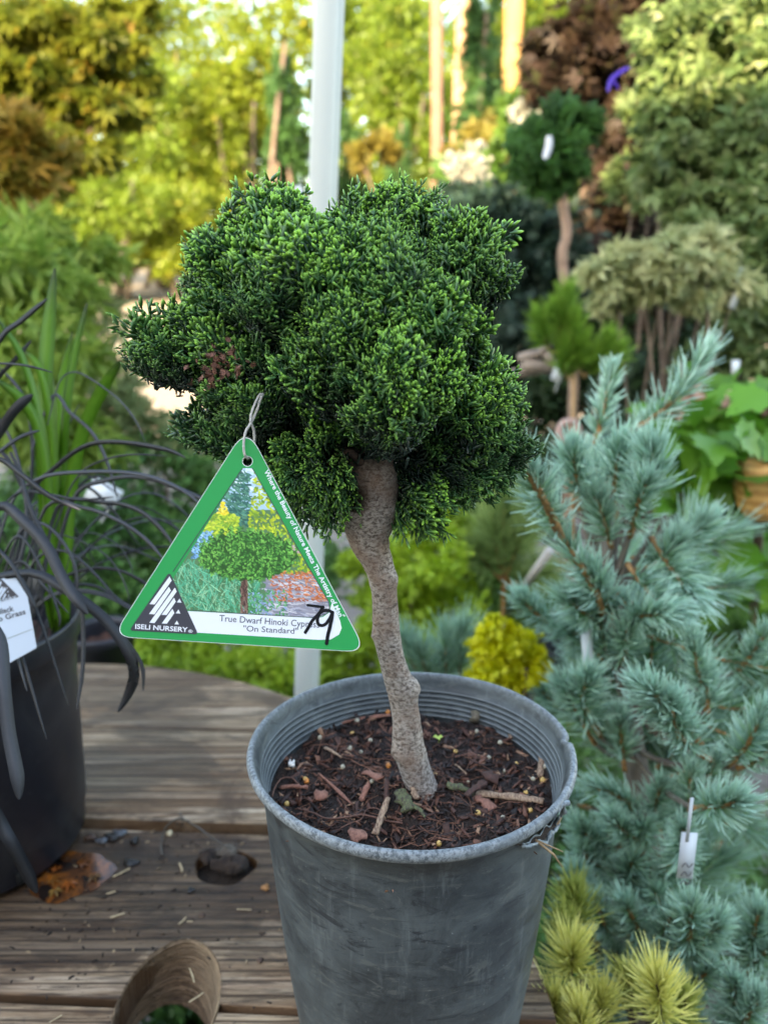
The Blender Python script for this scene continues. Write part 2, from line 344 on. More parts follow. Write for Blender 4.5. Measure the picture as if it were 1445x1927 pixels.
def woodmat():
    m, t, b, out = newmat("weathered_wet_planks")
    v = coords(t, (1, 1, 1), (0, 0, -GR)); g1 = noise(t, coords(t, (3.0, 62, 8), (0, 0, GR)), 1.6, 9, .74, .7); g2 = noise(t, coords(t, (1.2, 9, 3), (0, 0, GR)), 2.3, 4, .5, 1.2)
    g3 = noise(t, coords(t, (8, 170, 8), (0, 0, GR)), 2.2, 5, .7, .3)
    a, s = attr(t)
    c = mixc(t, ramp(t, g1, [(.36, 0.), (.62, 1.)]), (.085, .046, .024), (.54, .385, .245))
    c = mixc(t, ramp(t, noise(t, coords(t, (.9, 17, 3), (0, 0, GR), (.3, .7, 0)), 1.7, 5, .6, .8), [(.40, .85), (.52, 0.)]), c, (.14, .075, .038))
    c = mixc(t, ramp(t, noise(t, coords(t, (1.1, 22, 3), (0, 0, GR), (1.3, 2.7, 0)), 1.9, 6, .65, .6), [(.54, 0.), (.62, .75)]), c, (.64, .50, .36))
    c = mixc(t, ramp(t, g2, [(.45, 0.), (.68, .6)]), c, (.24, .13, .07))
    wv = N(t, "TexWave", wave_type='BANDS', bands_direction='Y'); wv.inputs["Scale"].default_value = 26; wv.inputs["Distortion"].default_value = 5; wv.inputs["Detail"].default_value = 4; wv.inputs["Detail Scale"].default_value = .8; t.links.new(coords(t, (.12, 1, 1), (0, 0, GR)), wv.inputs[0])
    c = mixc(t, ramp(t, wv.outputs["Fac"], [(.04, .8), (.16, 0.)]), c, (.06, .032, .018))
    c = mixc(t, ramp(t, g3, [(.52, 0.), (.62, .8)]), c, (.045, .028, .018))
    pch = noise(t, coords(t, (1, 1.6, 1)), 6.5, 7, .68, 1.6); pc2 = noise(t, coords(t, (2.0, 5, 1), (0, 0, GR), (3, 1, 0)), 2.4, 5, .6, .8)
    def spot(cx, cy, r, soft):
        mp = coords(t, (1 / r[0], 1 / r[1], 0), (0, 0, 0), (-(cx - TC[0]) / r[0], -(cy - TC[1]) / r[1], 0)); ln = N(t, "VectorMath", operation='LENGTH'); t.links.new(mp, ln.inputs[0])
        return ramp(t, ln.outputs["Value"], [(soft, 1.), (1, 0.)])
    mm = N(t, "Math", operation='MAXIMUM'); t.links.new(spot(-.27, .66, (.30, .12), .35), mm.inputs[0]); t.links.new(spot(-.62, 1.05, (.22, .12), .3), mm.inputs[1])
    m2 = N(t, "Math", operation='MAXIMUM'); t.links.new(mm.outputs[0], m2.inputs[0]); t.links.new(spot(-.05, .70, (.20, .07), .2), m2.inputs[1])
    ad = N(t, "Math", operation='MULTIPLY_ADD'); t.links.new(m2.outputs[0], ad.inputs[0]); ad.inputs[1].default_value = .75; t.links.new(pch, ad.inputs[2])
    wet = ramp(t, ad.outputs[0], [(.68, 0.), (.80, 1.)])
    w2 = ramp(t, pc2, [(.50, 0.), (.56, .7)])
    c = mixc(t, ramp(t, noise(t, v, 8.5, 6, .7, .5), [(.54, 0.), (.66, .75)]), c, (.075, .045, .03))
    wm = N(t, "Math", operation='MAXIMUM'); t.links.new(wet, wm.inputs[0]); t.links.new(w2, wm.inputs[1])
    c = mixc(t, wm.outputs[0], c, mixc(t, .88, c, (.20, .155, .125), 'MULTIPLY'))
    c = mixc(t, ramp(t, noise(t, v, 160, 3, .7), [(.66, 0.), (.72, .8)]), c, (.03, .022, .018))
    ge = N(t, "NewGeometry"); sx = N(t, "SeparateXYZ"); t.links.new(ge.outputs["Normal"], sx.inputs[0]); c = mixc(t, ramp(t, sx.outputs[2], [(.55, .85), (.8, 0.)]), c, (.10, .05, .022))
    t.links.new(c, b.inputs["Base Color"]); b.inputs["Specular IOR Level"].default_value = .35
    t.links.new(ramp(t, wm.outputs[0], [(0, .8), (1, .36)]), b.inputs["Roughness"])
    mh = N(t, "Math", operation='ADD'); t.links.new(g1, mh.inputs[0]); t.links.new(g3, mh.inputs[1]); bump(t, b, mh.outputs[0], .8, .0022); return m
WOOD = woodmat()
_h = PH(352, 1771, TZ); HOLE = np.array([_h[0], _h[1] - .042 * 1.65]); HR = .042; HY = 1.65
KNOT = np.array([PH(424, 1632, TZ)[0], PH(424, 1632, TZ)[1]])
def notch(pl):                                            # where the bore crosses a board's long edge
    out = []; m = len(pl); R = HR + .002
    for i in range(m):
        a, b = np.array(pl[i]), np.array(pl[(i + 1) % m]); out.append(a); ln = np.linalg.norm(b - a)
        if ln < .15: continue
        E = np.array([1, 1 / HY]); a, b = a * E, b * E; H2 = HOLE * E; ln = np.linalg.norm(b - a); d = (b - a) / ln; f = a - H2; B = np.dot(f, d); disc = B * B - (np.dot(f, f) - R * R)
        if disc <= 0: continue
        t0, t1 = -B - math.sqrt(disc), -B + math.sqrt(disc); p, q = a + d * t0, a + d * t1; left = np.array([-d[1], d[0]])
        a0, a1 = math.atan2(*(p - H2)[::-1]), math.atan2(*(q - H2)[::-1])
        mid = H2 + left * R                              # the board lies to the left of its outline
        am = math.atan2(*(mid - H2)[::-1]); s1 = (am - a0) % (2 * math.pi); tot = (a1 - a0) % (2 * math.pi)
        if s1 < tot: an = a0 + np.linspace(0, 1, 40) * tot
        else: an = a0 - np.linspace(0, 1, 40) * ((a0 - a1) % (2 * math.pi))
        for x in an: out.append(HOLE + R * np.array([math.cos(x), math.sin(x) * HY]))
    return out
def make_table():
    t = thing("cable_spool_table", "round weathered wooden cable spool table with wet boards and a bored hole", "table", (TC[0], TC[1], 0))
    nn = np.array([-math.sin(GR), math.cos(GR)]); g = rng(5)
    seams = [-1, .05, .30, .535, .757, .950, 2]; x0 = -.29
    a = np.linspace(0, 2 * np.pi, 40, endpoint=False)
    hole = [HOLE + [-.012, -.014] + 1.25 * HR * np.array([math.cos(q), math.sin(q) * HY]) for q in a]
    kr = .033 * (1 + .05 * np.sin(3 * a) + .04 * np.sin(5 * a + 1)); knot = [KNOT + kr[i] * np.array([math.cos(q), .8 * math.sin(q)]) for i, q in enumerate(a)]
    tops = [0, 0, 0.0, 0.0005, 0.009, 0.0065]
    for i in range(6):
        pl = [p for p in outline(200, 1 + .006 * g.normal())]
        pl = clip(pl, np.array([x0, seams[i] + .0052]), nn); pl = clip(pl, np.array([x0, seams[i + 1] - .0052]), -nn)
        if len(pl) < 3: continue
        pl = notch(pl)
        loops = [pl] + ([knot] if i == 3 else [])
        me = sheet(loops, TZ - .034, TZ + tops[i] - (0 if i < 4 else 0), .0018); me.transform(Matrix.Translation((-TC[0], -TC[1], 0)))
        link("plank", me, WOOD, t)
    # second ply below, the drum and the bottom flange
    dark = plain("shaded_spool_wood", (.22, .16, .11), .8, var=.5, vs=12)
    pl = [p for p in outline(120, .985)]; me = sheet([pl, hole], TZ - .062, TZ - .0355); me.transform(Matrix.Translation((-TC[0], -TC[1], 0))); link("lower_ply", me, dark, t)
    mb = MB(); lathe(mb, [(.27, .07), (.27, TZ - .07)], (TC[0] - .12, TC[1] - .05, 0), 48); part("drum", mb, dark, t, smooth=True)
    mb = MB(); lathe(mb, [(.01, .062), (.40, .062), (.42, .05), (.42, .004), (.01, .004)], (TC[0], TC[1], 0), 80); part("bottom_flange", mb, dark, t)
    # bore: a rough sawn slanting wall with fine saw rings
    mb = MB(); g = rng(8); nz, na = 90, 150; tt = np.linspace(0, 1, nz); an = np.linspace(0, 2 * np.pi, na, endpoint=False); V = np.zeros((nz, na, 3))
    for i, q in enumerate(tt):
        rr = HR * (1 + .008 * g.normal() + .010 * math.sin(i * 1.3) + .012 * np.sin(an * 5 + i * .12)) + .0003 * g.normal(size=na) + .0016 * (q < .02)
        V[i, :, 0] = HOLE[0] + rr * np.cos(an) - .012 * q; V[i, :, 1] = HOLE[1] + rr * HY * np.sin(an) - .012 * q; V[i, :, 2] = TZ + .0008 - .0625 * q
    i, j = np.meshgrid(np.arange(nz - 1), np.arange(na), indexing='ij'); j2 = (j + 1) % na
    mb.add(V.reshape(-1, 3), np.stack([i * na + j, i * na + j2, (i + 1) * na + j2, (i + 1) * na + j], -1))
    mm = barkmat("sawn_bore_wood", (.30, .19, .11), (.075, .045, .028), (.38, .26, .15), 30, 16, 1.0, .004)
    part("bored_hole", mb, mm, t, smooth=True)
    # knot hole floor
    mb = MB(); tube(mb, [(*KNOT, TZ - .03), (*KNOT, TZ - .012)], [.036, .034], 24); part("knot_floor", mb, plain("dirt_in_the_knot", (.03, .02, .014), .9, bmp=1, bs=200, bd=.004), t)
make_table()

# ---------------------------------------------------------------- the grey nursery pot with its soil
PC = np.array([.020, .518]); RZ = CAM_H - .3305; R0 = .1195
def soil_h(x, y):
    return RZ - .036 + .0035 * np.sin(x * 60 + 1) * np.sin(y * 53) + .003 * np.sin(x * 131 + y * 90) + .006 * np.exp(-((x - .03) ** 2 + (y - .508) ** 2) / .0012)
def potmat():
    m, t, b, out = newmat("weathered_grey_plastic")
    v = coords(t); n1 = noise(t, v, 22, 7, .7, .8); n2 = noise(t, coords(t, (1, 1, .12)), 70, 5, .7); n3 = noise(t, v, 320, 4, .75); n4 = noise(t, coords(t, (1, 1, 3)), 26, 6, .7, 1.5)
    c = mixc(t, ramp(t, n1, [(.38, 0.), (.64, 1.)]), (.032, .041, .046), (.080, .098, .104))
    c = mixc(t, ramp(t, n2, [(.55, 0.), (.66, .45)]), c, (.14, .165, .17))
    c = mixc(t, ramp(t, n4, [(.56, 0.), (.64, .5)]), c, (.125, .138, .13))
    c = mixc(t, ramp(t, n4, [(.36, .85), (.46, 0.)]), c, (.022, .027, .033))
    c = mixc(t, ramp(t, n3, [(.66, 0.), (.74, .7)]), c, (.28, .31, .31))
    a, s = attr(t)                                         # first channel: the scuffed rim
    rimc = mixc(t, ramp(t, n3, [(.40, 0.), (.56, 1.)]), (.075, .09, .10), (.24, .27, .285)); rimc = mixc(t, ramp(t, noise(t, v, 60, 5, .7), [(.5, 0.), (.6, .7)]), rimc, (.13, .155, .17))
    c = mixc(t, s.outputs[0], c, rimc); c = mixc(t, s.outputs[1], c, (.24, .27, .28))
    t.links.new(c, b.inputs["Base Color"]); t.links.new(ramp(t, n1, [(.3, .42), (.7, .62)]), b.inputs["Roughness"]); bump(t, b, n3, .35, .0004); return m
POT = potmat()
def make_pot_mesh(root):
    prof = [(.072, -.2585), (.0855, -.2585), (.087, -.255), (.0905, -.235), (.0970, -.18), (.1018, -.13), (.1065, -.075), (.1095, -.03), (.1125, -.0125), (.1155, -.0105), (.1180, -.0085), (.1198, -.006), (.1203, -.0035), (.1196, -.001), (.1180, .0002), (.1160, .0), (.1148, -.002), (.1125, -.006)]
    rim = [0] * 9 + [.6, 1, 1, 1, 1, 1, .8, .3, 0]; ln = [0] * len(prof)
    for k in range(6):                                   # the fine ridges inside
        z = -.0135 - k * .0042
        q = .1110 - k * .0011; prof += [(q, z), (q - .0008, z - .0004), (q - .0008, z - .0010), (q, z - .0014)]; rim += [0] * 4; ln += [0, 1, 1, 0]
    prof += [(.1035, -.042), (.1000, -.055)]; rim += [0, 0]; ln += [0, 0]
    seg = 192; mb = MB()
    C = np.zeros((len(prof), seg, 3)); C[..., 0] = np.array(rim)[:, None]; C[..., 1] = np.array(ln)[:, None] * .75
    def wob(a, i):
        near = max(0, 1 + prof[i][1] / .2)
        k = 1 + near * (.016 * np.cos(2 * a) - .014 + .003 * np.sin(3 * a)) ; dz = .0012 * near * np.sin(2 * a + 1)
        dent = np.exp(-((np.angle(np.exp(1j * (a - math.radians(3))))) / .028) ** 2) * (.03 if rim[i] else 0); return k - dent, dz - .0025 * (dent > .01) * dent / .03
    lathe(mb, prof, (PC[0], PC[1], RZ), seg, wob, C.reshape(-1, 3)); return part("pot", mb, POT, root, smooth=True)

hero = thing("potted_dwarf_cypress", "dense dark green dwarf cypress on a bare crooked trunk in a scuffed grey pot", "potted tree", (PC[0], PC[1], TZ + .002))
hero_pot = make_pot_mesh(hero)

# tear under the rim at the front right
def make_tear():
    g = rng(3); pts = [(968, 1590), (990, 1588), (1006, 1580), (1020, 1574), (1034, 1560), (1046, 1546), (1056, 1524), (1063, 1505)]
    up, lo, P = [], [], []
    for k, (x, y) in enumerate(pts):
        # find the pot surface along this ray
        best = None
        for z in np.linspace(.36, .62, 400):
            p = PZ(x, y, z); h = p[2] - RZ; r = np.interp(h, [-.13, -.075, -.03, -.0125], [.1018, .1065, .1095, .1125])
            if math.hypot(p[0] - PC[0], p[1] - PC[1]) <= r + .0012: best = p; break
        if best is None: best = PZ(x, y, .5)
        P.append(best)
    P = np.array(P); Pr = resample(P, 40); nrmv = nrm(np.c_[Pr[:, :2] - PC, np.zeros(40)])
    s = np.linspace(0, 1, 40); wd = .0040 * np.sin(np.pi * np.clip(s, .02, .98)) ** .7 * (1 + .4 * np.sin(s * 31)) * (.5 + .9 * np.exp(-((s - .55) / .22) ** 2)); upv = np.array([0, 0, 1.])
    T = nrm(np.gradient(Pr, axis=0)); S = nrm(np.cross(nrmv, T)); mb = MB()
    A = Pr + S * wd[:, None] + g.normal(size=(40, 3)) * .0003; B = Pr - S * wd[:, None] * .8 + g.normal(size=(40, 3)) * .0003; Cc = Pr + nrmv * .0006
    V = np.stack([A, Cc, B], 1).reshape(-1, 3); mb.add(V, [q for i in range(39) for q in ((i * 3, i * 3 + 3, i * 3 + 4, i * 3 + 1), (i * 3 + 1, i * 3 + 4, i * 3 + 5, i * 3 + 2))])
    part("torn_slit", mb, plain("soil_in_the_slit", (.02, .011, .008), .9, bmp=1, bs=500, bd=.002), hero)
    mb = MB(); E = B + nrmv * .0012 + g.normal(size=(40, 3)) * .0004; tube(mb, E[3:], .0013 * (1 + .4 * np.sin(s[3:] * 47)), 6, rough=.25, seed=2); E2 = A + nrmv * .0003; tube(mb, E2[3:], .0005, 5, rough=.3)
    part("torn_edge", mb, plain("pale_torn_plastic", (.24, .30, .33), .5, var=.6, vs=300), hero)
    mb = MB(); a = P[2]; tube(mb, [a, a + np.array([.012, -.004, -.008]), a + np.array([.018, -.004, -.018])], [.0009, .0008, .0004], 6, rough=.2); tube(mb, [a, a + np.array([.018, -.003, -.007])], [.0007, .0004], 5)
    single("dry_stalk", mb, plain("tan_stalk", (.40, .27, .15), .7, var=.4, vs=200), "short forked tan stalk poking out of the tear below the grey pot's rim", "twig", a, smooth=True)
    mb = MB(); a = P[5]; tube(mb, [a + np.array([-.003, -.001, -.004]), a + np.array([.001, -.002, .001]), a + np.array([.004, -.001, .008])], [.0006, .001, .0005], 6, rough=.2)
    single("dry_stalk", mb, plain("pale_stalk", (.5, .35, .22), .7), "tiny pale splinter lying in the tear of the grey pot's side", "twig", a, smooth=True)
make_tear()

# soil
def make_soil(root):
    mb = MB(); nr, na = 44, 160; r = np.linspace(0, .1055, nr); a = np.linspace(0, 2 * np.pi, na, endpoint=False); g = rng(1)
    X = PC[0] + r[:, None] * np.cos(a); Y = PC[1] + r[:, None] * np.sin(a); Z = soil_h(X, Y) + g.normal(size=X.shape) * .0009
    i, j = np.meshgrid(np.arange(nr - 1), np.arange(na), indexing='ij'); j2 = (j + 1) % na
    mb.add(np.stack([X, Y, Z], -1), np.stack([i * na + j, (i + 1) * na + j, (i + 1) * na + j2, i * na + j2], -1))
    m = plain("dark_potting_soil", (.030, .017, .012), .9, c2=(.012, .007, .006), vs=90, bmp=1, bs=420, bd=.003)
    part("soil", mb, m, root, smooth=False)
    # shredded bark: angular splinters and flakes
    n = 3600; mb = MB(); rr = .104 * np.sqrt(g.random(n)); aa = g.random(n) * 2 * np.pi; P = np.stack([PC[0] + rr * np.cos(aa), PC[1] + rr * np.sin(aa), np.zeros(n)], 1)
    P[:, 2] = soil_h(P[:, 0], P[:, 1]) + g.uniform(0, .0025, n)
    ln = .002 + .013 * g.random(n) ** 2.4; wd = ln * g.uniform(.08, .42, n) * .8 + .0004; th = wd * g.uniform(.15, .5, n)
    D = nrm(np.stack([g.normal(size=n), g.normal(size=n), g.normal(size=n) * .28], 1)); Zh = nrm(g.normal(size=(n, 3)) * .5 + np.array([0, 0, 1.])); R = frame_from(D, Zh)
    V = np.array([[-.7, -.9, -1], [1, -1, -1], [.6, .9, -1], [-.9, .7, -1], [-.6, -.8, 1], [.8, -.9, .9], [.5, .8, 1], [-.8, .6, .8]]) / 2
    V = V[None] * (1 + .3 * g.normal(size=(n, 8, 1))); V = V * np.stack([wd, ln, th], 1)[:, None]; W = np.einsum('nij,nkj->nki', R, V) + P[:, None]
    t_ = g.random(n) ** 1.6; C = np.zeros((n, 8, 3)); C[..., 0] = t_[:, None]
    keep = np.hypot(P[:, 0] - PC[0], P[:, 1] - PC[1]) < .1005
    mb.many(W[keep], [(3, 2, 1, 0), (4, 5, 6, 7), (0, 1, 5, 4), (1, 2, 6, 5), (2, 3, 7, 6), (3, 0, 4, 7)], None, C[keep])
    m = attrmat("shredded_bark", [(0, (.014, .008, .007)), (.35, (.040, .018, .013)), (.62, (.10, .038, .024)), (.86, (.20, .085, .052)), (1, (.42, .25, .15))], .62, .4, .5, 500, .0006)
    o = part("bark_mulch", mb, m, root); o["kind"] = "stuff"
    mb = MB(); k = 150                                     # fine roots and fibres
    for q in range(k):
        p = np.array([PC[0] + g.uniform(-.075, .075), PC[1] + g.uniform(-.07, .06), 0]); d = g.uniform(0, 6.28); l = g.uniform(.005, .016)
        pts = [p + np.array([math.cos(d) * l * s + g.normal() * .0015, math.sin(d) * l * s + g.normal() * .0015, 0]) for s in (-1, -.3, .4, 1)]
        pts = [(x, y, soil_h(x, y) + .002 + abs(g.normal()) * .0012) for x, y, z in pts]; tube(mb, resample(pts, 7), g.uniform(.00018, .00045), 4, cap=False, C=[g.random(), 0, 0])
    o = part("root_fibres", mb, attrmat("reddish_fibres", [(0, (.06, .025, .018)), (1, (.24, .11, .07))], .7), root); o["kind"] = "stuff"
make_soil(hero)

# trunk
def make_trunk(root):
    rows = [(862, 645, 745), (900, 636, 752), (944, 634, 751), (970, 638, 747), (1010, 653, 733), (1030, 664, 733), (1050, 677, 736), (1075, 689, 742), (1090, 693, 745), (1120, 700, 747), (1160, 701, 751), (1195, 703, 754), (1240, 714, 762), (1280, 724, 776), (1292, 727, 784), (1310, 731, 784), (1350, 738, 790), (1400, 738, 797), (1420, 743, 802), (1440, 749, 807), (1475, 761, 819), (1490, 764, 826)]
    Y0 = .508; C, Rr = [], []
    for y, a, b in rows:
        p = PY((a + b) / 2, y, Y0); d = depth(p); C.append(p); Rr.append((b - a) / 2 * d / F)
    C.insert(0, C[0] + np.array([.004, 0, .03])); Rr.insert(0, .012)
    k = 90; C = resample(C, k); Rr = resample(np.c_[Rr, Rr, Rr], k)[:, 0]
    P, T, U, W = frames(C); sides = 40; a = np.linspace(0, 2 * np.pi, sides, endpoint=False); g = rng(4)
    nz = g.normal(size=(k, sides)); nz = (nz + np.roll(nz, 1, 1) + np.roll(nz, -1, 1)) / 2.2
    V = np.zeros((k, sides, 3))
    knots = [(PY(742, 1089, Y0), 1.0, .0022, .004), (PY(706, 1193, Y0), -1, .0022, .003), (PY(782, 1292, Y0), 1.0, .003, .005), (PY(741, 1412, Y0), -1, .002, .004)]
    for j in range(sides):
        dv = math.cos(a[j]) * U + math.sin(a[j]) * W; R = Rr * (1 + .018 * nz[:, j] + .03 * np.sin(a[j] * 3 + np.arange(k) * .12))
        V[:, j] = P + dv * R[:, None]
        for kp, sx, amp, sg in knots:
            q = np.exp(-((V[:, j] - (kp + np.array([0, -.004, 0]))) ** 2).sum(1) / (2 * sg ** 2)); V[:, j] += dv * (q * amp)[:, None]
    # a deep scar on the graft union, upper left
    sc = PY(668, 925, Y0) + np.array([0, -.016, 0]); d2 = ((V - sc) ** 2).sum(2); V += (np.exp(-d2 / (2 * .006 ** 2)) * .006)[..., None] * np.array([0, 1, 0]); 
    V -= (np.exp(-((np.sqrt(d2) - .0115) / .003) ** 2) * .0022)[..., None] * np.array([0, 1, 0])
    tip = np.exp(-d2 / (2 * .007 ** 2))
    i, j = np.meshgrid(np.arange(k - 1), np.arange(sides), indexing='ij'); j2 = (j + 1) % sides; mb = MB()
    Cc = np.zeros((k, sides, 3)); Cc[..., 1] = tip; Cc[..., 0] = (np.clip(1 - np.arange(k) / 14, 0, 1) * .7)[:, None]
    mb.add(V, np.stack([i * sides + j, (i + 1) * sides + j, (i + 1) * sides + j2, i * sides + j2], -1), None, Cc.reshape(-1, 3))
    m, t, b, out = newmat("grey_cypress_bark"); v = coords(t); at, s = attr(t)
    n1 = noise(t, coords(t, (1, 1, 1.5)), 330, 5, .75, .2); n2 = noise(t, v, 42, 5, .65); n3 = noise(t, coords(t, (.5, .5, 3)), 95, 5, .7, .4)
    c = mixc(t, ramp(t, n1, [(.40, 0.), (.56, 1.)]), (.13, .10, .082), (.52, .45, .395))
    c = mixc(t, ramp(t, n2, [(.46, 0.), (.64, .65)]), c, (.28, .175, .125)); c = mixc(t, ramp(t, n3, [(.60, 0.), (.66, .8)]), c, (.075, .052, .042))
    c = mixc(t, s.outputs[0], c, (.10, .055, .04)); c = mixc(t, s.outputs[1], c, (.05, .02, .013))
    t.links.new(c, b.inputs["Base Color"]); b.inputs["Roughness"].default_value = .75; b.inputs["Specular IOR Level"].default_value = .3; bump(t, b, n1, 1.0, .003)
    part("trunk", mb, m, root, smooth=True)
make_trunk(hero)

# ---------------------------------------------------------------- hinoki foliage
def gen_spray(g, fine=True):
    segs = []                                             # p0, p1, radius, endness
    n = 9
    def P3(x, y): return np.array([x, y, -.22 * (x * x + (y - .2) ** 2) + .04 * g.normal()])
    def seg(a, b, r, e): segs.append((P3(*a), P3(*b), r, e))
    y = 0; px = 0; nodes = []
    for i in range(n):
        nx = px + g.normal() * .02; ny = y + 1 / n; seg((px, y), (nx, ny), .030, 1.0 if i == n - 1 else .1); px, y = nx, ny; nodes.append((px, y))
    for i, (bx, by) in enumerate(nodes[:-1]):
        for sgn in (-1, 1):
            ang = sgn * math.radians(36 + g.normal() * 7); l = (.62 - .42 * i / n) * g.uniform(.8, 1.1); k = max(2, int(l / .105)); cx, cy = bx, by - (.05 if sgn > 0 else 0)
            for q in range(k):
                a2 = ang * (1 - .35 * q / k); ex, ey = cx + math.sin(a2) * l / k, cy + math.cos(a2) * l / k; last = q == k - 1
                seg((cx, cy), (ex, ey), .0255 if last else .022, 1.0 if last else .15)
                if fine and not last:
                    for s2 in (-1, 1):
                        if g.random() < .85:
                            a3 = a2 + s2 * math.radians(42 + g.normal() * 8); l3 = g.uniform(.085, .14); seg((ex, ey), (ex + math.sin(a3) * l3, ey + math.cos(a3) * l3), .0255, 1.0)
                cx, cy = ex, ey
    A = np.array([s[0] for s in segs]); B = np.array([s[1] for s in segs]); r = np.array([s[2] for s in segs]); e = np.array([s[3] for s in segs]); m = len(A)
    D = B - A; X = nrm(np.cross(D, [0, 0, 1.])); Z = nrm(np.cross(X, D)); ts = [0, .5, .88]; rs = [.6, 1.05, .85]; V = np.zeros((m, 13, 3)); C = np.zeros((m, 13, 3))
    for i, (t_, q) in enumerate(zip(ts, rs)):
        for j, (cx, cz) in enumerate(((1, 0), (0, .6), (-1, 0), (0, -.6))):
            V[:, i * 4 + j] = A + D * t_ + X * (cx * q * r)[:, None] + Z * (cz * q * r)[:, None]
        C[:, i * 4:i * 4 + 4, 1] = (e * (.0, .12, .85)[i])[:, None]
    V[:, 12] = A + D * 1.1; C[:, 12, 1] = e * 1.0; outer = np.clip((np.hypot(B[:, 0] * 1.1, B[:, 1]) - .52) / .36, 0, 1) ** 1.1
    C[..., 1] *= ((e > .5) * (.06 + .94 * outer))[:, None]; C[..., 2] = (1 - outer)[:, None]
    Q = [(i * 4 + j, i * 4 + (j + 1) % 4, (i + 1) * 4 + (j + 1) % 4, (i + 1) * 4 + j) for i in range(2) for j in range(4)]; T = [(8 + j, 8 + (j + 1) % 4, 12) for j in range(4)]
    off = np.arange(m)[:, None, None] * 13
    return V.reshape(-1, 3), (np.array(Q)[None] + off).reshape(-1, 4), (np.array(T)[None] + off).reshape(-1, 3), C.reshape(-1, 3)
def hinoki_pads(pads, g, templates, mb, length, per, root=None):
    """pads: (tip centre, outward direction, width, tip brightness): a scalloped pad of overlapping fans"""
    jobs = [[] for _ in templates]
    for c, n, wdt, br in pads:
        n = nrm(n); k = max(3, int(per * (.8 + .4 * g.random())))
        if root is not None:
            r0 = nrm(c - root); vert = np.array([0, 0, 1.]) * (.62 if r0[2] > -.05 else -.35); gd = nrm(n * .42 + r0 * .45 + vert + g.normal(size=3) * .14); pz = nrm(n + g.normal(size=3) * .22); n = gd
        else: pz = nrm(n * g.uniform(.0, .9) + np.array([0, -.25, 1.]) * g.uniform(.2, .9) + g.normal(size=3) * .45)
        side = nrm(np.cross(pz, n) + 1e-4); pz = np.cross(n, side)
        size = g.uniform(.8, 1.2); tt = g.random()
        for q in range(k):
            s = (q + .5) / k * 2 - 1; lay = (q * 2) % 3 - 1; d = nrm(n + side * s * .85 + pz * lay * .22 + g.normal(size=3) * .13); ln = length * size * g.uniform(.72, 1.15)
            base = c + side * s * wdt * .22 + pz * lay * wdt * .24 - d * ln * (.97 if root is None else .62)
            jobs[g.integers(len(templates))].append((base, d, nrm(pz + n * .25 + g.normal(size=3) * .16), ln, .5 * tt + .5 * g.random(), br * g.uniform(.6, 1.1)))
    for (V, Q, T, C), J in zip(templates, jobs):
        if not J: continue
        B = np.array([j[0] for j in J]); R = frame_from(np.array([j[1] for j in J]), np.array([j[2] for j in J])); S = np.array([j[3] for j in J])
        W = np.einsum('nij,kj->nki', R, V) * S[:, None, None] + B[:, None]; CC = np.tile(C[None], (len(J), 1, 1))
        CC[..., 0] = np.array([j[4] for j in J])[:, None]; CC[..., 1] *= np.clip(np.array([j[5] for j in J]), 0, 1)[:, None]; mb.many(W, Q, T, CC)
def crown_pads(lobes, g, spacing, tries=9000, droop=True, bright=1.0, jit=.1):
    out = []; P = np.zeros((0, 3)); lobes = [(np.asarray(c), np.asarray(r)) for c, r in lobes]; wt = np.array([r[0] * r[2] for c, r in lobes]); wt = wt / wt.sum()
    for _ in range(tries):
        i = g.choice(len(lobes), p=wt); c, r = lobes[i]; d = nrm(g.normal(size=3)); p = c + d * r
        if any((((p - c2) / r2) ** 2).sum() < .86 for k, (c2, r2) in enumerate(lobes) if k != i): continue
        if len(P) and ((P - p) ** 2).sum(1).min() < spacing ** 2: continue
        P = np.vstack([P, p]); p = c + d * r * g.uniform(.93, 1.07); n = nrm(d / r) + g.normal(size=3) * jit
        n = n + np.array([0, 0, .35 if n[2] > -.3 else -.15])
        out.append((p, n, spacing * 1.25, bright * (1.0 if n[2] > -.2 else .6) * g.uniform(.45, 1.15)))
    return out
HINOKI = leafmat("hinoki_scales", (.013, .060, .022), (.028, .125, .032), (.36, .76, .09), .12, .38, (.006, .024, .015), .55)
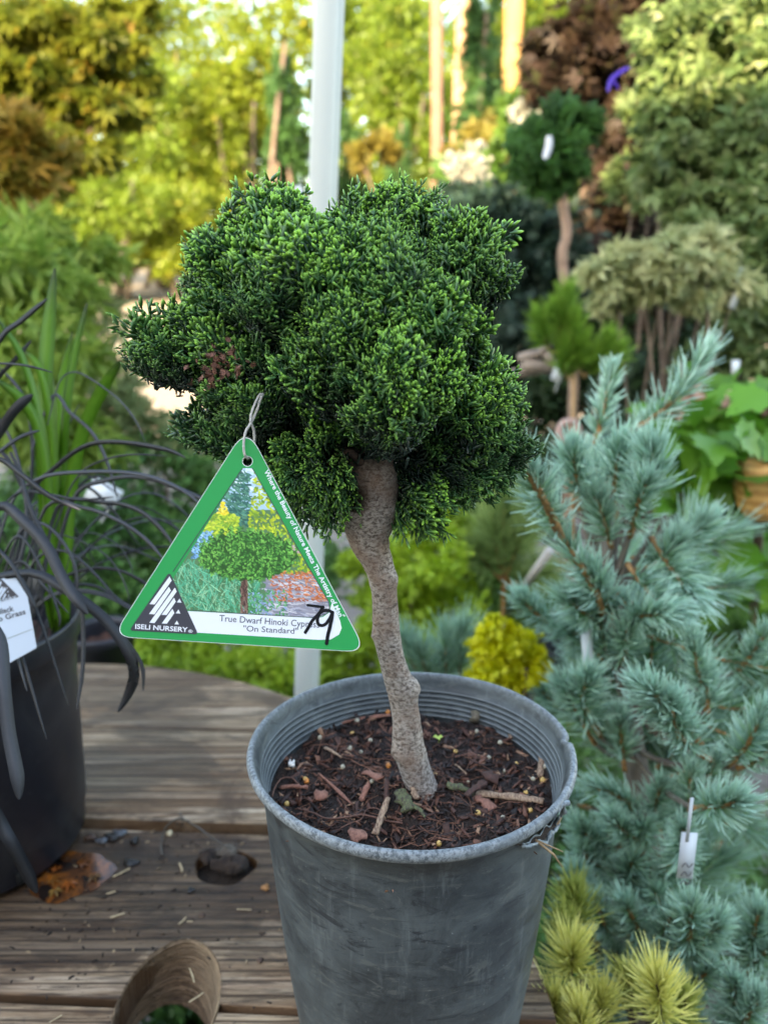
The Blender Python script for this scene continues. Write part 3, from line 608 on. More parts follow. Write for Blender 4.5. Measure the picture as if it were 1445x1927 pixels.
def make_crown(root):
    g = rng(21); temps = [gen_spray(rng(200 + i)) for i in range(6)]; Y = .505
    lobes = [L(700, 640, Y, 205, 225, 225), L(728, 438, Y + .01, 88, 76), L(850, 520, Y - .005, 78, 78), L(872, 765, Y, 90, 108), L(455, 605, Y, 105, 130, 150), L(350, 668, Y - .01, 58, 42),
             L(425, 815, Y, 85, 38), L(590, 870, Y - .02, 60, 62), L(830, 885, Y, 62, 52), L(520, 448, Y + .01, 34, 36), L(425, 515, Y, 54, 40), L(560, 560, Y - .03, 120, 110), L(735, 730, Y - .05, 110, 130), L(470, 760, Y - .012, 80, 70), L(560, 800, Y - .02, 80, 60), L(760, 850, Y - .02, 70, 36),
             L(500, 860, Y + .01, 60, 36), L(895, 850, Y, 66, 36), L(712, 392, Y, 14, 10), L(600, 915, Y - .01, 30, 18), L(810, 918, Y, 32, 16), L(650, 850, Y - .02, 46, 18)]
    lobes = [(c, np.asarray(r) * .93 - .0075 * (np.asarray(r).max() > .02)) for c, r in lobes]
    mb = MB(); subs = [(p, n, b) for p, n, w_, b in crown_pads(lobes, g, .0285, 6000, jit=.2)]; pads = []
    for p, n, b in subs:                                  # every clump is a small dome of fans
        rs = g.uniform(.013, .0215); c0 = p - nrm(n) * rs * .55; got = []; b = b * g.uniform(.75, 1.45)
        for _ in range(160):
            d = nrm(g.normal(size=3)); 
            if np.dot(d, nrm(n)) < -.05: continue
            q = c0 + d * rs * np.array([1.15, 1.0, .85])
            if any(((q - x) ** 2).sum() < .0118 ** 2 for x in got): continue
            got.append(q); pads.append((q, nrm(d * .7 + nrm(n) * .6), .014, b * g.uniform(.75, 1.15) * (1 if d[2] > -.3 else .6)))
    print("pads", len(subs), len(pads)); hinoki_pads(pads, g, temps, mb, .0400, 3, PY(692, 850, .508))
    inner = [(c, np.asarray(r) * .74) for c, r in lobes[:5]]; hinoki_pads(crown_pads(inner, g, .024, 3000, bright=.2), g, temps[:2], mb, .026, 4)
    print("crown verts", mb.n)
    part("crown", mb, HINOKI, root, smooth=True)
    mb = MB(); top = PY(692, 880, .508)                  # limbs inside the head
    for k, (c, r) in enumerate(lobes[:11]):
        for q in range(3):
            e = c + nrm(g.normal(size=3)) * r * .6; mid = (top + e) / 2 + np.array([0, 0, .012]) + g.normal(size=3) * .006; tube(mb, resample([top + g.normal(size=3) * .004, mid, e], 10), np.linspace(.0045, .0012, 10), 7, rough=.1, seed=k)
    part("limbs", mb, barkmat("dark_limb_bark", (.09, .055, .04), (.05, .03, .024), (.12, .09, .07), 120), root, smooth=True)
    mb = MB(); P = PZ(415, 690, .437) + g.normal(size=(60, 3)) * np.array([.007, .004, .005]); Yd = nrm(g.normal(size=(60, 3)) + np.array([-.3, -.3, .2]))
    scatter(mb, P, Yd, nrm(g.normal(size=(60, 3))), .006, 'spray', g.random(60)); part("dead_sprig", mb, plain("brown_dead_foliage", (.17, .07, .045), .8), root, "small dead reddish brown sprig")
make_crown(hero)

# ---------------------------------------------------------------- the triangular plant tag
TAGZ = .452
def text_mesh(body, size, bold=0.0, sx=1.0):
    cu = bpy.data.curves.new("t", 'FONT'); cu.body = body; cu.size = size; cu.offset = bold; cu.resolution_u = 3; cu.fill_mode = 'FRONT'; cu.space_character = 1.0
    o = bpy.data.objects.new("t", cu); me = bpy.data.meshes.new_from_object(o); bpy.data.objects.remove(o); bpy.data.curves.remove(cu); return me
def text_between(name, body, p0, p1, height, m, parent, loc, zoff, bold=0.0):
    """a line of lettering whose baseline runs from p0 to p1 (2D, in the plane of its card); height = capital height"""
    me = text_mesh(body, 1.0, bold); co = np.zeros(len(me.vertices) * 3); me.vertices.foreach_get("co", co); co = co.reshape(-1, 3)
    x0, x1 = co[:, 0].min(), co[:, 0].max(); cap = text_cap(); p0, p1 = np.array(p0, float), np.array(p1, float); ln = np.linalg.norm(p1 - p0); d = (p1 - p0) / ln; nn = np.array([-d[1], d[0]])
    xs = (co[:, 0] - x0) / (x1 - x0) * ln; ys = co[:, 1] / cap * height; V = p0 + xs[:, None] * d + ys[:, None] * nn
    out = np.c_[V, np.full(len(V), zoff)]; me.vertices.foreach_set("co", out.ravel()); me.update(); return link(name, me, m, parent)
_cap = []
def text_cap():
    if not _cap:
        me = text_mesh("H", 1.0); _cap.append(max(v.co.y for v in me.vertices))
    return _cap[0]
def card(name, loops, z0, z1, m, parent): return link(name, sheet(loops, z0, z1), m, parent)
def rounded(poly, r, n=6):
    out = []; k = len(poly); r = [r] * k if not isinstance(r, (list, tuple)) else r
    for i in range(k):
        a, b, c = (np.array(poly[(i + j) % k], float) for j in (-1, 0, 1)); u = (a - b) / np.linalg.norm(a - b); v = (c - b) / np.linalg.norm(c - b)
        p, q = b + u * r[i], b + v * r[i]
        for s in np.linspace(0, 1, n): out.append((1 - s) ** 2 * p + 2 * s * (1 - s) * b + s * s * q)
    return out
def gloss(name, c, rough=.3): return plain(name, c, rough, .5)
def paint_picture():
    """the printed photograph of a clipped conifer on the tag, painted dab by dab into a grid (px: x 300..640, y 870..1170)"""
    W, H = 340, 300; im = np.zeros((H, W, 3)); g = rng(77); yy, xx = np.mgrid[0:H, 0:W]; X = xx + 300; Y = yy + 870
    def dabs(n, fx, fy, cols, ln, wd, ang, aj=.5, test=None):
        for _ in range(n):
            cx, cy = fx(), fy()
            if test and not test(cx, cy): continue
            c = np.array(cols[g.integers(len(cols))]) * g.uniform(.75, 1.2); l, w_ = ln * g.uniform(.6, 1.3), wd * g.uniform(.7, 1.2); a = ang + g.normal() * aj
            x0, x1, y0, y1 = int(cx - 300 - l - 2), int(cx - 300 + l + 3), int(cy - 870 - l - 2), int(cy - 870 + l + 3); x0, y0 = max(x0, 0), max(y0, 0)
            if x0 >= x1 or y0 >= y1: continue
            sx, sy = xx[y0:y1, x0:x1] + 300 - cx, yy[y0:y1, x0:x1] + 870 - cy; u, v = sx * math.cos(a) + sy * math.sin(a), -sx * math.sin(a) + sy * math.cos(a); mk = (u / l) ** 2 + (v / w_) ** 2 < 1; im[y0:y1, x0:x1][mk] = np.clip(c, 0, 1)
    U = lambda a, b: (lambda: g.uniform(a, b))
    im[:] = (.10, .22, .10); im[Y < 960] = (.42, .62, .80)
    dabs(200, U(440, 500), U(875, 940), [(.75, .88, .95), (.5, .7, .9)], 5, 3, 0)
    dabs(420, U(405, 470), U(890, 990), [(.03, .14, .12), (.06, .22, .16), (.10, .30, .20)], 6, 2, .4)
    dabs(900, U(465, 590), U(880, 1080), [(.42, .55, .04), (.65, .72, .05), (.30, .45, .04), (.16, .30, .04)], 4, 2, .8, 1, lambda x, y: x > 466 + abs(y - 990) * .12)
    dabs(140, U(408, 430), U(945, 985), [(.85, .65, .05), (.95, .8, .15)], 3.5, 2, .8, .7, lambda x, y: abs(x - 420) < (y - 940) * .4)
    dabs(300, U(385, 450), U(968, 1010), [(.45, .60, .05), (.65, .75, .08), (.22, .42, .05)], 4, 2, 0)
    dabs(260, U(360, 400), U(1000, 1050), [(.20, .48, .78), (.35, .62, .88), (.10, .28, .50)], 2.5, 1.6, 0, 1.5)
    im[(Y > 1080) & (X > 500)] = (.30, .28, .33)
    dabs(260, U(500, 640), U(1085, 1165), [(.42, .42, .50), (.24, .25, .33), (.60, .58, .62)], 12, 1.6, .15, .15)
    dabs(300, U(510, 625), U(1075, 1132), [(.62, .16, .05), (.75, .28, .12), (.50, .12, .05)], 4, 1.3, .3, .5)
    dabs(40, U(540, 600), U(1028, 1040), [(.6, .45, .4)], 5, 2, .1, .1)
    dabs(650, U(320, 490), U(1060, 1155), [(.06, .38, .22), (.12, .50, .30), (.04, .22, .10), (.30, .60, .35)], 14, .9, 1.4, .6)
    dabs(260, U(455, 540), U(1110, 1160), [(.10, .42, .14), (.28, .38, .62), (.05, .25, .10)], 3, 1.4, .5, 1)
    dabs(200, U(453, 466), U(1085, 1160), [(.16, .08, .06), (.30, .18, .14), (.06, .03, .03)], 6, 1.2, 1.5, .15)
    im[((X - 466) / 90) ** 2 + ((Y - 1046) / 46) ** 2 < 1 + .06 * np.sin(X * .35) + .05 * np.sin(Y * .5 + X * .2)] = (.02, .09, .02)
    dabs(1500, U(370, 562), U(990, 1100), [(.03, .15, .03), (.06, .26, .05), (.12, .40, .07), (.20, .52, .10)], 3.2, 1.5, .6, 1.2, lambda x, y: ((x - 466) / 96) ** 2 + ((y - 1046) / (52 if y < 1046 else 46)) ** 2 < 1.02 + .14 * math.sin(x * .35) + .1 * math.sin(x * .11 + y * .2))
    return im
def make_tag():
    O = PZ(446, 1030, TAGZ); s = TAGZ / F
    root = thing("plant_tag", "green edged triangular plant tag hanging on white string from the dwarf cypress", "plant tag", O)
    root.rotation_euler = (math.radians(90) - PITCH, 0, 0)
    l = lambda p: ((p[0] - 446) * s, -(p[1] - 1030) * s)
    outer = [l(p) for p in rounded([(464, 802), (212, 1198), (690, 1228)], [48, 38, 40], 9)]
    cen = np.mean(outer, axis=0); a = np.linspace(0, 2 * np.pi, 24, endpoint=False); hole = [np.array(l((466, 868))) + 9 * s * np.array([math.cos(q), math.sin(q)]) for q in a]; hole2 = [np.array(l((466, 868))) + 10.2 * s * np.array([math.cos(q), math.sin(q)]) for q in a]
    white = gloss("white_plastic_card", (.78, .80, .80)); green = gloss("printed_green", (.004, .32, .085), .28); dk = gloss("printed_dark_grey", (.055, .055, .07), .3); wh2 = gloss("printed_white", (.80, .83, .88), .3); ink = gloss("printed_slate_lettering", (.06, .065, .11), .4); mk = gloss("black_marker_ink", (.006, .005, .01), .25)
    base = card("card", [outer, hole], -.0006, 0, white, root)
    inner = [cen + (np.array(p) - cen) * .9925 for p in outer]; card("green_border", [inner, hole2], .00002, .00012, green, root)
    # the printed picture
    im = paint_picture(); H, W = im.shape[:2]; mb = MB(); xs, ys = np.meshgrid(np.arange(W + 1) + 300, np.arange(H + 1) + 870)
    V = np.stack([(xs - 446) * s, -(ys - 1030) * s, np.full(xs.shape, .00016)], -1).reshape(-1, 3)
    pic = [(457, 881), (475, 881), (619, 1133), (621, 1143), (617, 1153), (606, 1160), (594, 1162), (357, 1149), (300, 1130)]
    cx, cy = xs[:-1, :-1] + .5, ys[:-1, :-1] + .5; ins = np.ones(cx.shape, bool)
    for i in range(len(pic)):
        p, q = pic[i], pic[(i + 1) % len(pic)]; ins &= ((q[0] - p[0]) * (cy - p[1]) - (q[1] - p[1]) * (cx - p[0])) > 0
    ins &= (cx - 466) ** 2 + (cy - 868) ** 2 > 11 ** 2
    i, j = np.nonzero(ins); w1 = W + 1; Q = np.stack([i * w1 + j, (i + 1) * w1 + j, (i + 1) * w1 + j + 1, i * w1 + j + 1], -1)
    Cim = np.concatenate([im, im[-1:]]); Cim = np.concatenate([Cim, Cim[:, -1:]], 1); mb.v.append(V); mb.c.append(Cim.reshape(-1, 3)); mb.q.append(Q); mb.n = len(V)
    m, t, b, out = newmat("printed_picture"); at, sp = attr(t); t.links.new(at.outputs["Color"], b.inputs["Base Color"]); b.inputs["Roughness"].default_value = .3
    link("printed_photo", mb.mesh("printed_photo"), m, root)
    # thin dark outline of the picture
    k = MB(); P = [(*l(p), .00022) for p in [(448, 894), (457, 881)]]
    def stroke(mb, pts, w_, z=.00022):
        pts = np.array([l(p) for p in pts]); T = nrm(np.gradient(pts, axis=0)); S = np.c_[-T[:, 1], T[:, 0]] * w_ * s / 2; n = len(pts); V = np.zeros((n, 2, 3)); V[:, 0, :2] = pts - S; V[:, 1, :2] = pts + S; V[..., 2] = z
        mb.add(V, [(2 * i, 2 * i + 2, 2 * i + 3, 2 * i + 1) for i in range(n - 1)])
    stroke(k, [(457, 881), (326, 1076)], 1.6); stroke(k, [(475, 881), (549, 1012), (619, 1133), (620, 1145), (614, 1155), (594, 1162), (480, 1156), (357, 1148)], 1.4, .00023)
    link("picture_outline", k.mesh("o"), dk, root)
    band = [(350, 1149.5), (594, 1163.2), (608, 1161), (619, 1153), (625, 1134), (640, 1168), (643, 1182), (638, 1194), (622, 1203.5), (600, 1204), (364, 1190)]
    card("name_band", [[l(p) for p in band]], .00002, .00015, wh2, root)
    c5 = lambda p: (230 + p[0] / 6.568, 1040 + p[1] / 6.568)
    card("logo_triangle", [[l(p) for p in rounded([c5((588, 235)), c5((92, 962)), c5((945, 1012))], [9, 7, 8], 6)]], .0001, .00026, dk, root)
    mb = MB()
    for poly in ([(590, 292), (616, 345), (405, 640), (342, 636)], [(582, 420), (607, 468), (403, 762), (336, 757)], [(655, 430), (678, 480), (405, 870), (340, 865)], [(645, 555), (667, 605), (553, 770), (491, 767)], [(625, 693), (650, 745), (557, 878), (493, 874)]):
        mb.add([(*l(c5(p)), .00032) for p in poly], [(3, 2, 1, 0)])
    for tri in ([(712, 567), (738, 617), (680, 614)], [(700, 702), (724, 752), (664, 749)], [(680, 838), (706, 887), (650, 884)]): mb.add([(*l(c5(p)), .00032) for p in tri], None, [(2, 1, 0)])
    link("logo_stripes", mb.mesh("s"), wh2, root)
    text_between("logo_lettering", "ISELI NURSERY", l(c5((165, 938))), l(c5((812, 980))), 8.6 * s, wh2, root, O, .00033, .022)
    text_between("logo_mark", "\u00ae", l(c5((820, 988))), l(c5((874, 990))), 5.5 * s, wh2, root, O, .00033, .01)
    text_between("name_lettering", "True Dwarf Hinoki Cypress", l((413, 1168.8)), l((601, 1181.2)), 11.8 * s, ink, root, O, .00024, .004)
    text_between("variety_lettering", "\"On Standard\"", l((458, 1187.5)), l((560.5, 1192.8)), 10.6 * s, ink, root, O, .00024, .004)
    text_between("slogan_lettering", "Where the Beauty of Nature Meets The Artistry of Man", l((497, 887)), l((638.5, 1161.5)), 8.6 * s, wh2, root, O, .00022, .024)
    text_between("slogan_mark", "\u00ae", l((644, 1158)), l((649, 1161)), 3.2 * s, wh2, root, O, .00022, .018)
    c6 = lambda p: (380 + p[0] / 4.516, 1090 + p[1] / 4.516); mb = MB()
    for w_, z, pts in ((5.0, .00040, [(900, 220), (970, 228), (1030, 236)]), (6.2, .00041, [(1030, 236), (995, 290), (940, 350), (905, 410), (880, 450)]),
                    (6.0, .00042, [(1112, 285), (1085, 268), (1045, 264), (1005, 285), (985, 325), (985, 370), (1010, 392), (1050, 382), (1085, 335), (1108, 288)]), (6.8, .00043, [(1110, 282), (1100, 350), (1085, 420), (1072, 470), (1060, 545)])):
        P = resample([(*c6(p), 0) for p in pts], 22)[:, :2]; stroke(mb, P, w_, z)
        for e in (P[0], P[-1]):
            cc = np.array(l(e)); mb.add([(cc[0], cc[1], z - .000004)] + [(cc[0] + w_ * s / 2 * math.cos(q), cc[1] + w_ * s / 2 * math.sin(q), z - .000004) for q in a], None, [(0, i + 1, (i + 1) % 24 + 1) for i in range(24)])
    link("handwritten_number", mb.mesh("n"), mk, root)
    # string: through the hole and up over a branch
    def loc3(px, py, dz): return np.array([(px - 446) * s, -(py - 1030) * s, dz])
    mb = MB(); st1 = [(466, 862, -.002), (463, 858, .0022), (461, 848, .003), (461, 832, .0032), (465, 812, .003), (474, 795, .001), (483, 770, -.002), (489, 748, -.004), (492, 738, -.008)]
    st2 = [(466, 862, -.003), (472, 850, -.0035), (477, 830, -.003), (477, 808, -.001), (473, 795, .0015), (474, 778, .001), (480, 757, -.002), (486, 740, -.006), (492, 738, -.008)]
    for q in (st1, st2):
        c = resample([loc3(*p) for p in q], 40); tube(mb, c, .00075 * (1 + .12 * np.sin(np.arange(40) * 2.2)), 8)
    link("string", mb.mesh("string", smooth=True), plain("white_cotton_string", (.62, .60, .56), .9, var=.3, vs=900, bmp=.6, bs=2500), root)
make_tag()
hero_all = None

# ---------------------------------------------------------------- things lying on the soil of the grey pot
def soil_at(px, py, up=0.0):
    p = PH(px, py, RZ - .034); 
    for _ in range(4): p = PH(px, py, float(soil_h(p[0], p[1])) + .002 + up)
    return p
PEL = [("yellow", plain("yellow_fertiliser", (.72, .45, .14), .4, var=.3, vs=300)), ("orange", plain("orange_fertiliser", (.75, .27, .06), .4, var=.3, vs=300)), ("pale", plain("pale_fertiliser", (.52, .48, .36), .35, var=.25, vs=300))]
def ball_mesh(r, g, name, m):
    mb = MB(); nr, ns = 7, 10; V = []
    for i in range(nr + 1):
        for j in range(ns): th, ph = math.pi * i / nr, 2 * math.pi * j / ns; V.append((math.sin(th) * math.cos(ph), math.sin(th) * math.sin(ph), math.cos(th)))
    V = np.array(V); V *= (r * (1 + .06 * np.sin(V[:, :1] * 3 + V[:, 1:2] * 2)));
    mb.add(V, [(i * ns + j, (i + 1) * ns + j, (i + 1) * ns + (j + 1) % ns, i * ns + (j + 1) % ns) for i in range(nr) for j in range(ns)]); me = mb.mesh(name, smooth=True); me.materials.append(m); return me
PM = [ball_mesh(.0021, rng(1), "fertiliser_pellet", m) for _, m in PEL]
pel = [(731, 1441, 1), (1021, 1468, 0), (575, 1466, 0), (577, 1470, 1), (663, 1380, 0), (657, 1408, 2), (697, 1393, 2), (679, 1415, 2), (654, 1350, 2), (672, 1356, 2), (897, 1376, 2), (857, 1414, 0), (919, 1426, 2), (971, 1437, 0), (948, 1451, 2), (941, 1397, 2), (1023, 1436, 0), (1024, 1443, 2), (1038, 1416, 2), (989, 1491, 0), (899, 1530, 0), (997, 1525, 0), (946, 1539, 2), (540, 1513, 0), (826, 1587, 0), (922, 1350, 1), (779, 1479, 0), (819, 1457, 0), (1003, 1466, 2), (577, 1369, 2), (602, 1388, 2), (677, 1337, 1), (730, 1340, 1), (645, 1443, 2), (700, 1470, 2), (880, 1470, 2), (627, 1352, 2)]
gp = rng(9)
for x, y, k in pel:
    p = soil_at(x, y, -.0003); o = bpy.data.objects.new("fertiliser_pellet", PM[k]); COL.objects.link(o); o.location = tuple(p); sc = gp.uniform(.8, 1.15); o.scale = (sc, sc, sc * gp.uniform(.8, 1)); o.rotation_euler = tuple(gp.uniform(0, 3, 3))
    tag(o, ["small round yellow fertiliser pellet on the dark soil around the trunk", "small round orange fertiliser pellet on the dark soil around the trunk", "small pale translucent fertiliser pellet on the dark soil around the trunk"][k], "pellet", ["yellow pellets on the soil", "orange pellets on the soil", "pale pellets on the soil"][k])
def splinter(name, label, cat, a, b, wd, m, th=.5, seed=0, up=.002, lift=(0, 0), bend=.0, n=9, group=None):
    g = rng(seed); A, B = soil_at(*a), soil_at(*b); A[2] += up + lift[0]; B[2] += up + lift[1]; C = resample([A, (A + B) / 2 + np.array([0, 0, .001]) + g.normal(size=3) * bend, B], n); s = np.linspace(0, 1, n)
    mb = MB(); tube(mb, C, wd / 2 * (.55 + .45 * np.sin(np.pi * np.clip(s, .12, .9)) ** .5) * (1 + .15 * g.normal(size=n)), 7, rough=.22, seed=seed, flat=th); return single(name, mb, m, label, cat, (A + B) / 2, group)
def fibre(name, c1, c2):
    m, t, b, out = newmat(name); n1 = noise(t, coords(t, (6, 1.6, 6)), 160, 4, .7); t.links.new(mixc(t, ramp(t, n1, [(.4, 0.), (.6, 1.)]), c1, c2), b.inputs["Base Color"]); b.inputs["Roughness"].default_value = .8; bump(t, b, n1, .8, .001); return m
TAN = fibre("split_tan_wood", (.42, .28, .18), (.16, .09, .06)); PINK = fibre("pinkish_bark_chip", (.34, .15, .10), (.2, .08, .055)); DKB = fibre("dark_bark_strip", (.10, .04, .028), (.04, .018, .013)); MOSS = fibre("mossy_wood", (.13, .15, .06), (.05, .035, .025)); GREY = fibre("grey_green_twig", (.20, .18, .12), (.09, .06, .045))
splinter("wood_splinter", "long pale split wood splinter lying on the soil at the pot's front right", "wood chip", (896, 1497), (1022, 1512), .0075, TAN, .5, 1)
splinter("wood_splinter", "mossy green end of broken twig on the soil right of the trunk's foot", "wood chip", (840, 1482), (890, 1497), .0068, MOSS, .6, 2)
splinter("bark_chip", "dark bark chip lying across the long pale splinter", "bark chip", (876, 1506), (915, 1478), .006, DKB, .35, 3, .004)
splinter("twig_stub", "thick grey green twig stub sticking up by the pot's back wall", "twig", (893, 1360), (912, 1335), .0105, GREY, .9, 4, .002, (0, .012))
splinter("wood_splinter", "upright orange tan splinter on the soil near the pot's front rim", "wood chip", (706, 1577), (731, 1508), .0052, TAN, .5, 5, .003)
splinter("wood_splinter", "narrow tan splinter leaning against the foot of the trunk", "wood chip", (783, 1508), (769, 1476), .0042, TAN, .5, 6, .002, (0, .004))
splinter("bark_chip", "mossy dark bark chunk at the front of the trunk's foot", "bark chip", (752, 1492), (771, 1530), .0125, MOSS, .5, 7, .002)
splinter("bark_strip", "long reddish bark strip on the soil left of the trunk", "bark chip", (624, 1368), (736, 1349), .0045, PINK, .5, 8)
splinter("wood_splinter", "thin tan sliver on the soil left of the trunk", "wood chip", (611, 1411), (643, 1430), .0032, TAN, .5, 9)
splinter("bark_strip", "thin reddish brown twig lying diagonally left of the trunk", "twig", (600, 1460), (662, 1518), .0026, PINK, .8, 10)
splinter("bark_strip", "reddish twig lying level near the pot's left front", "twig", (528, 1486), (580, 1486), .0042, PINK, .7, 11)
splinter("bark_chip", "flat dull pink bark flake right of the yellow pellet pair", "bark chip", (686, 1457), (716, 1470), .0075, PINK, .3, 12)
splinter("bark_chip", "peanut shaped pink bark chip near the pot's right back", "bark chip", (978, 1381), (989, 1406), .0072, PINK, .7, 13)
splinter("wood_splinter", "short orange upright chip right of the pale pellets", "wood chip", (960, 1374), (960, 1395), .003, TAN, .5, 14)
splinter("twig_stub", "pale broken stub with frayed top near the pot's right wall", "twig", (1016, 1466), (1020, 1428), .005, TAN, .8, 15, .002, (0, .004))
splinter("bark_strip", "red twig lying by the pot's right inner wall", "twig", (1014, 1402), (1036, 1400), .0034, PINK, .8, 16)
splinter("wood_splinter", "greenish straw bits in front of the mossy bark chunk", "wood chip", (778, 1520), (800, 1542), .0035, MOSS, .6, 17)
splinter("bark_strip", "dark red bark sliver standing left of the tan splinter", "bark chip", (680, 1512), (694, 1478), .0042, PINK, .5, 18)
splinter("bark_strip", "dark red bark sliver leaning on the tan splinter", "bark chip", (726, 1520), (728, 1474), .004, DKB, .5, 19, .003)
splinter("wood_splinter", "thin pale straw on the soil right of the trunk", "twig", (856, 1443), (877, 1461), .0016, TAN, .8, 20)
splinter("bark_strip", "thin curved brown twig by the back right wall of the pot", "twig", (992, 1355), (1020, 1380), .0016, PINK, .8, 21)
splinter("bark_chip", "flat rust coloured chips below the long pale splinter", "bark chip", (894, 1503), (926, 1528), .009, PINK, .25, 22)
def flake(name, label, px, py, rpx, m, seed):
    g = rng(seed); p = soil_at(px, py, .003); r = rpx * depth(p) / F; n = 11; a = np.linspace(0, 2 * np.pi, n, endpoint=False); rr = r * (1 + .18 * g.normal(size=n)); mb = MB()
    top = np.stack([p[0] + rr * np.cos(a), p[1] + rr * np.sin(a) * 1.1, p[2] + .0012 * g.normal(size=n) + .001], 1); bot = top - [0, 0, .0016]; V = np.r_[top, bot, [p + [0, 0, .0016]], [p - [0, 0, .001]]]
    mb.add(V, [(i, n + i, n + (i + 1) % n, (i + 1) % n) for i in range(n)], [(2 * n, i, (i + 1) % n) for i in range(n)] + [(2 * n + 1, n + (i + 1) % n, n + i) for i in range(n)]); single(name, mb, m, label, "bark chip", p)
flake("bark_flake", "round pinkish brown bark flake on the soil at the pot's left", 604, 1496, 13, PINK, 1)
flake("bark_flake", "larger reddish bark flake close to the pot's front rim", 674, 1571, 17, PINK, 2)
flake("bark_flake", "dark brown bark flake behind the long pale splinter", 921, 1460, 17, DKB, 3)
flake("perlite_crumb", "white crumb of perlite on the soil at the pot's left", 549, 1437, 7, plain("white_perlite", (.75, .74, .70), .7), 4)
# curling roots and a little seedling
def root_curl(label, px_pts, r, seed):
    P = [soil_at(x, y) + np.array([0, 0, .003]) for x, y in px_pts]; mb = MB(); tube(mb, resample(P, 30), r, 6, rough=.15, seed=seed); single("root", mb, plain("reddish_root", (.17, .075, .05), .7, var=.4, vs=200), label, "root", P[0], smooth=True)
root_curl("long curling reddish root along the pot's front rim", [(560, 1528), (590, 1537), (615, 1547), (650, 1545), (680, 1540), (705, 1545), (730, 1552), (757, 1556)], .00065, 1)
root_curl("short arching brown root at the pot's left", [(513, 1505), (518, 1488), (530, 1472), (548, 1470), (558, 1478), (566, 1486)], .0006, 2)
root_curl("forked thin root crossing the long curling root", [(640, 1566), (660, 1556), (680, 1548), (690, 1530), (708, 1528), (725, 1538), (757, 1552)], .0004, 3)
p = soil_at(825, 1398); mb = MB(); tube(mb, [p, p + [.001, 0, .004], p + [-.001, -.001, .006]], .0004, 5)
scatter(mb, np.array([p + [-.0005, 0, .006]] * 3), nrm(np.array([[1, -.3, .1], [-1, -.2, .1], [.2, -1, -.1]])), np.tile([0, -.3, 1.], (3, 1)), .0042, 'round', .8)
single("seedling", mb, plain("pale_green_seedling", (.35, .45, .08), .5), "tiny pale green curled seedling right of the trunk", "seedling", p)
p = soil_at(720, 1333, -.001); mb = MB(); scatter(mb, np.array([p + [0, 0, .004]] * 2), nrm(np.array([[1, -.2, .1], [-1, -.2, .1]])), np.tile([0, -.3, 1.], (2, 1)), .004, 'round', .8); tube(mb, [p - [0, 0, .003], p + [0, 0, .004]], .0004, 5)
single("seedling", mb, plain("mid_green_seedling", (.16, .30, .09), .5), "tiny green two leaved sprout behind the trunk, left side", "seedling", p)

# ---------------------------------------------------------------- an added, unseen shed behind the camera, put in to shade the foreground
def make_shade_shed():
    t = thing("added_shade_shed", "added unseen shed behind the viewpoint, placed to shade the foreground", "shed", (0, -6.5, 0)); m = plain("board_siding", (.38, .34, .29), .8, var=.3, vs=3)
    mb = MB(); box(mb, (-.5, -6.5, 2.35), (19, 4, 4.7)); part("wall", mb, m, t)
    mb = MB(); V = [(-10.4, -4.2, 4.6), (9.4, -4.2, 4.6), (9.4, -6.5, 5.7), (-10.4, -6.5, 5.7), (-10.4, -8.8, 4.6), (9.4, -8.8, 4.6)]; V += [(x, y, z + .08) for x, y, z in V]
    mb.add(V, [(0, 1, 2, 3), (3, 2, 5, 4), (6, 9, 8, 7), (9, 10, 11, 8), (0, 6, 7, 1), (4, 5, 11, 10), (0, 3, 9, 6), (3, 4, 10, 9), (1, 7, 8, 2), (2, 8, 11, 5)]); part("roof", mb, plain("metal_roof", (.3, .31, .32), .5), t)
    for x in (-6, -2.5, 2, 5.5):
        mb = MB(); box(mb, (x, -4.47, 1.6), (1.1, .05, 1.2)); part("window", mb, plain("dull_glass", (.08, .1, .11), .1), t)
    mb = MB(); box(mb, (0, -4.47, 1.05), (1.0, .06, 2.1)); part("door", mb, plain("green_door", (.05, .16, .09), .5), t)
make_shade_shed()

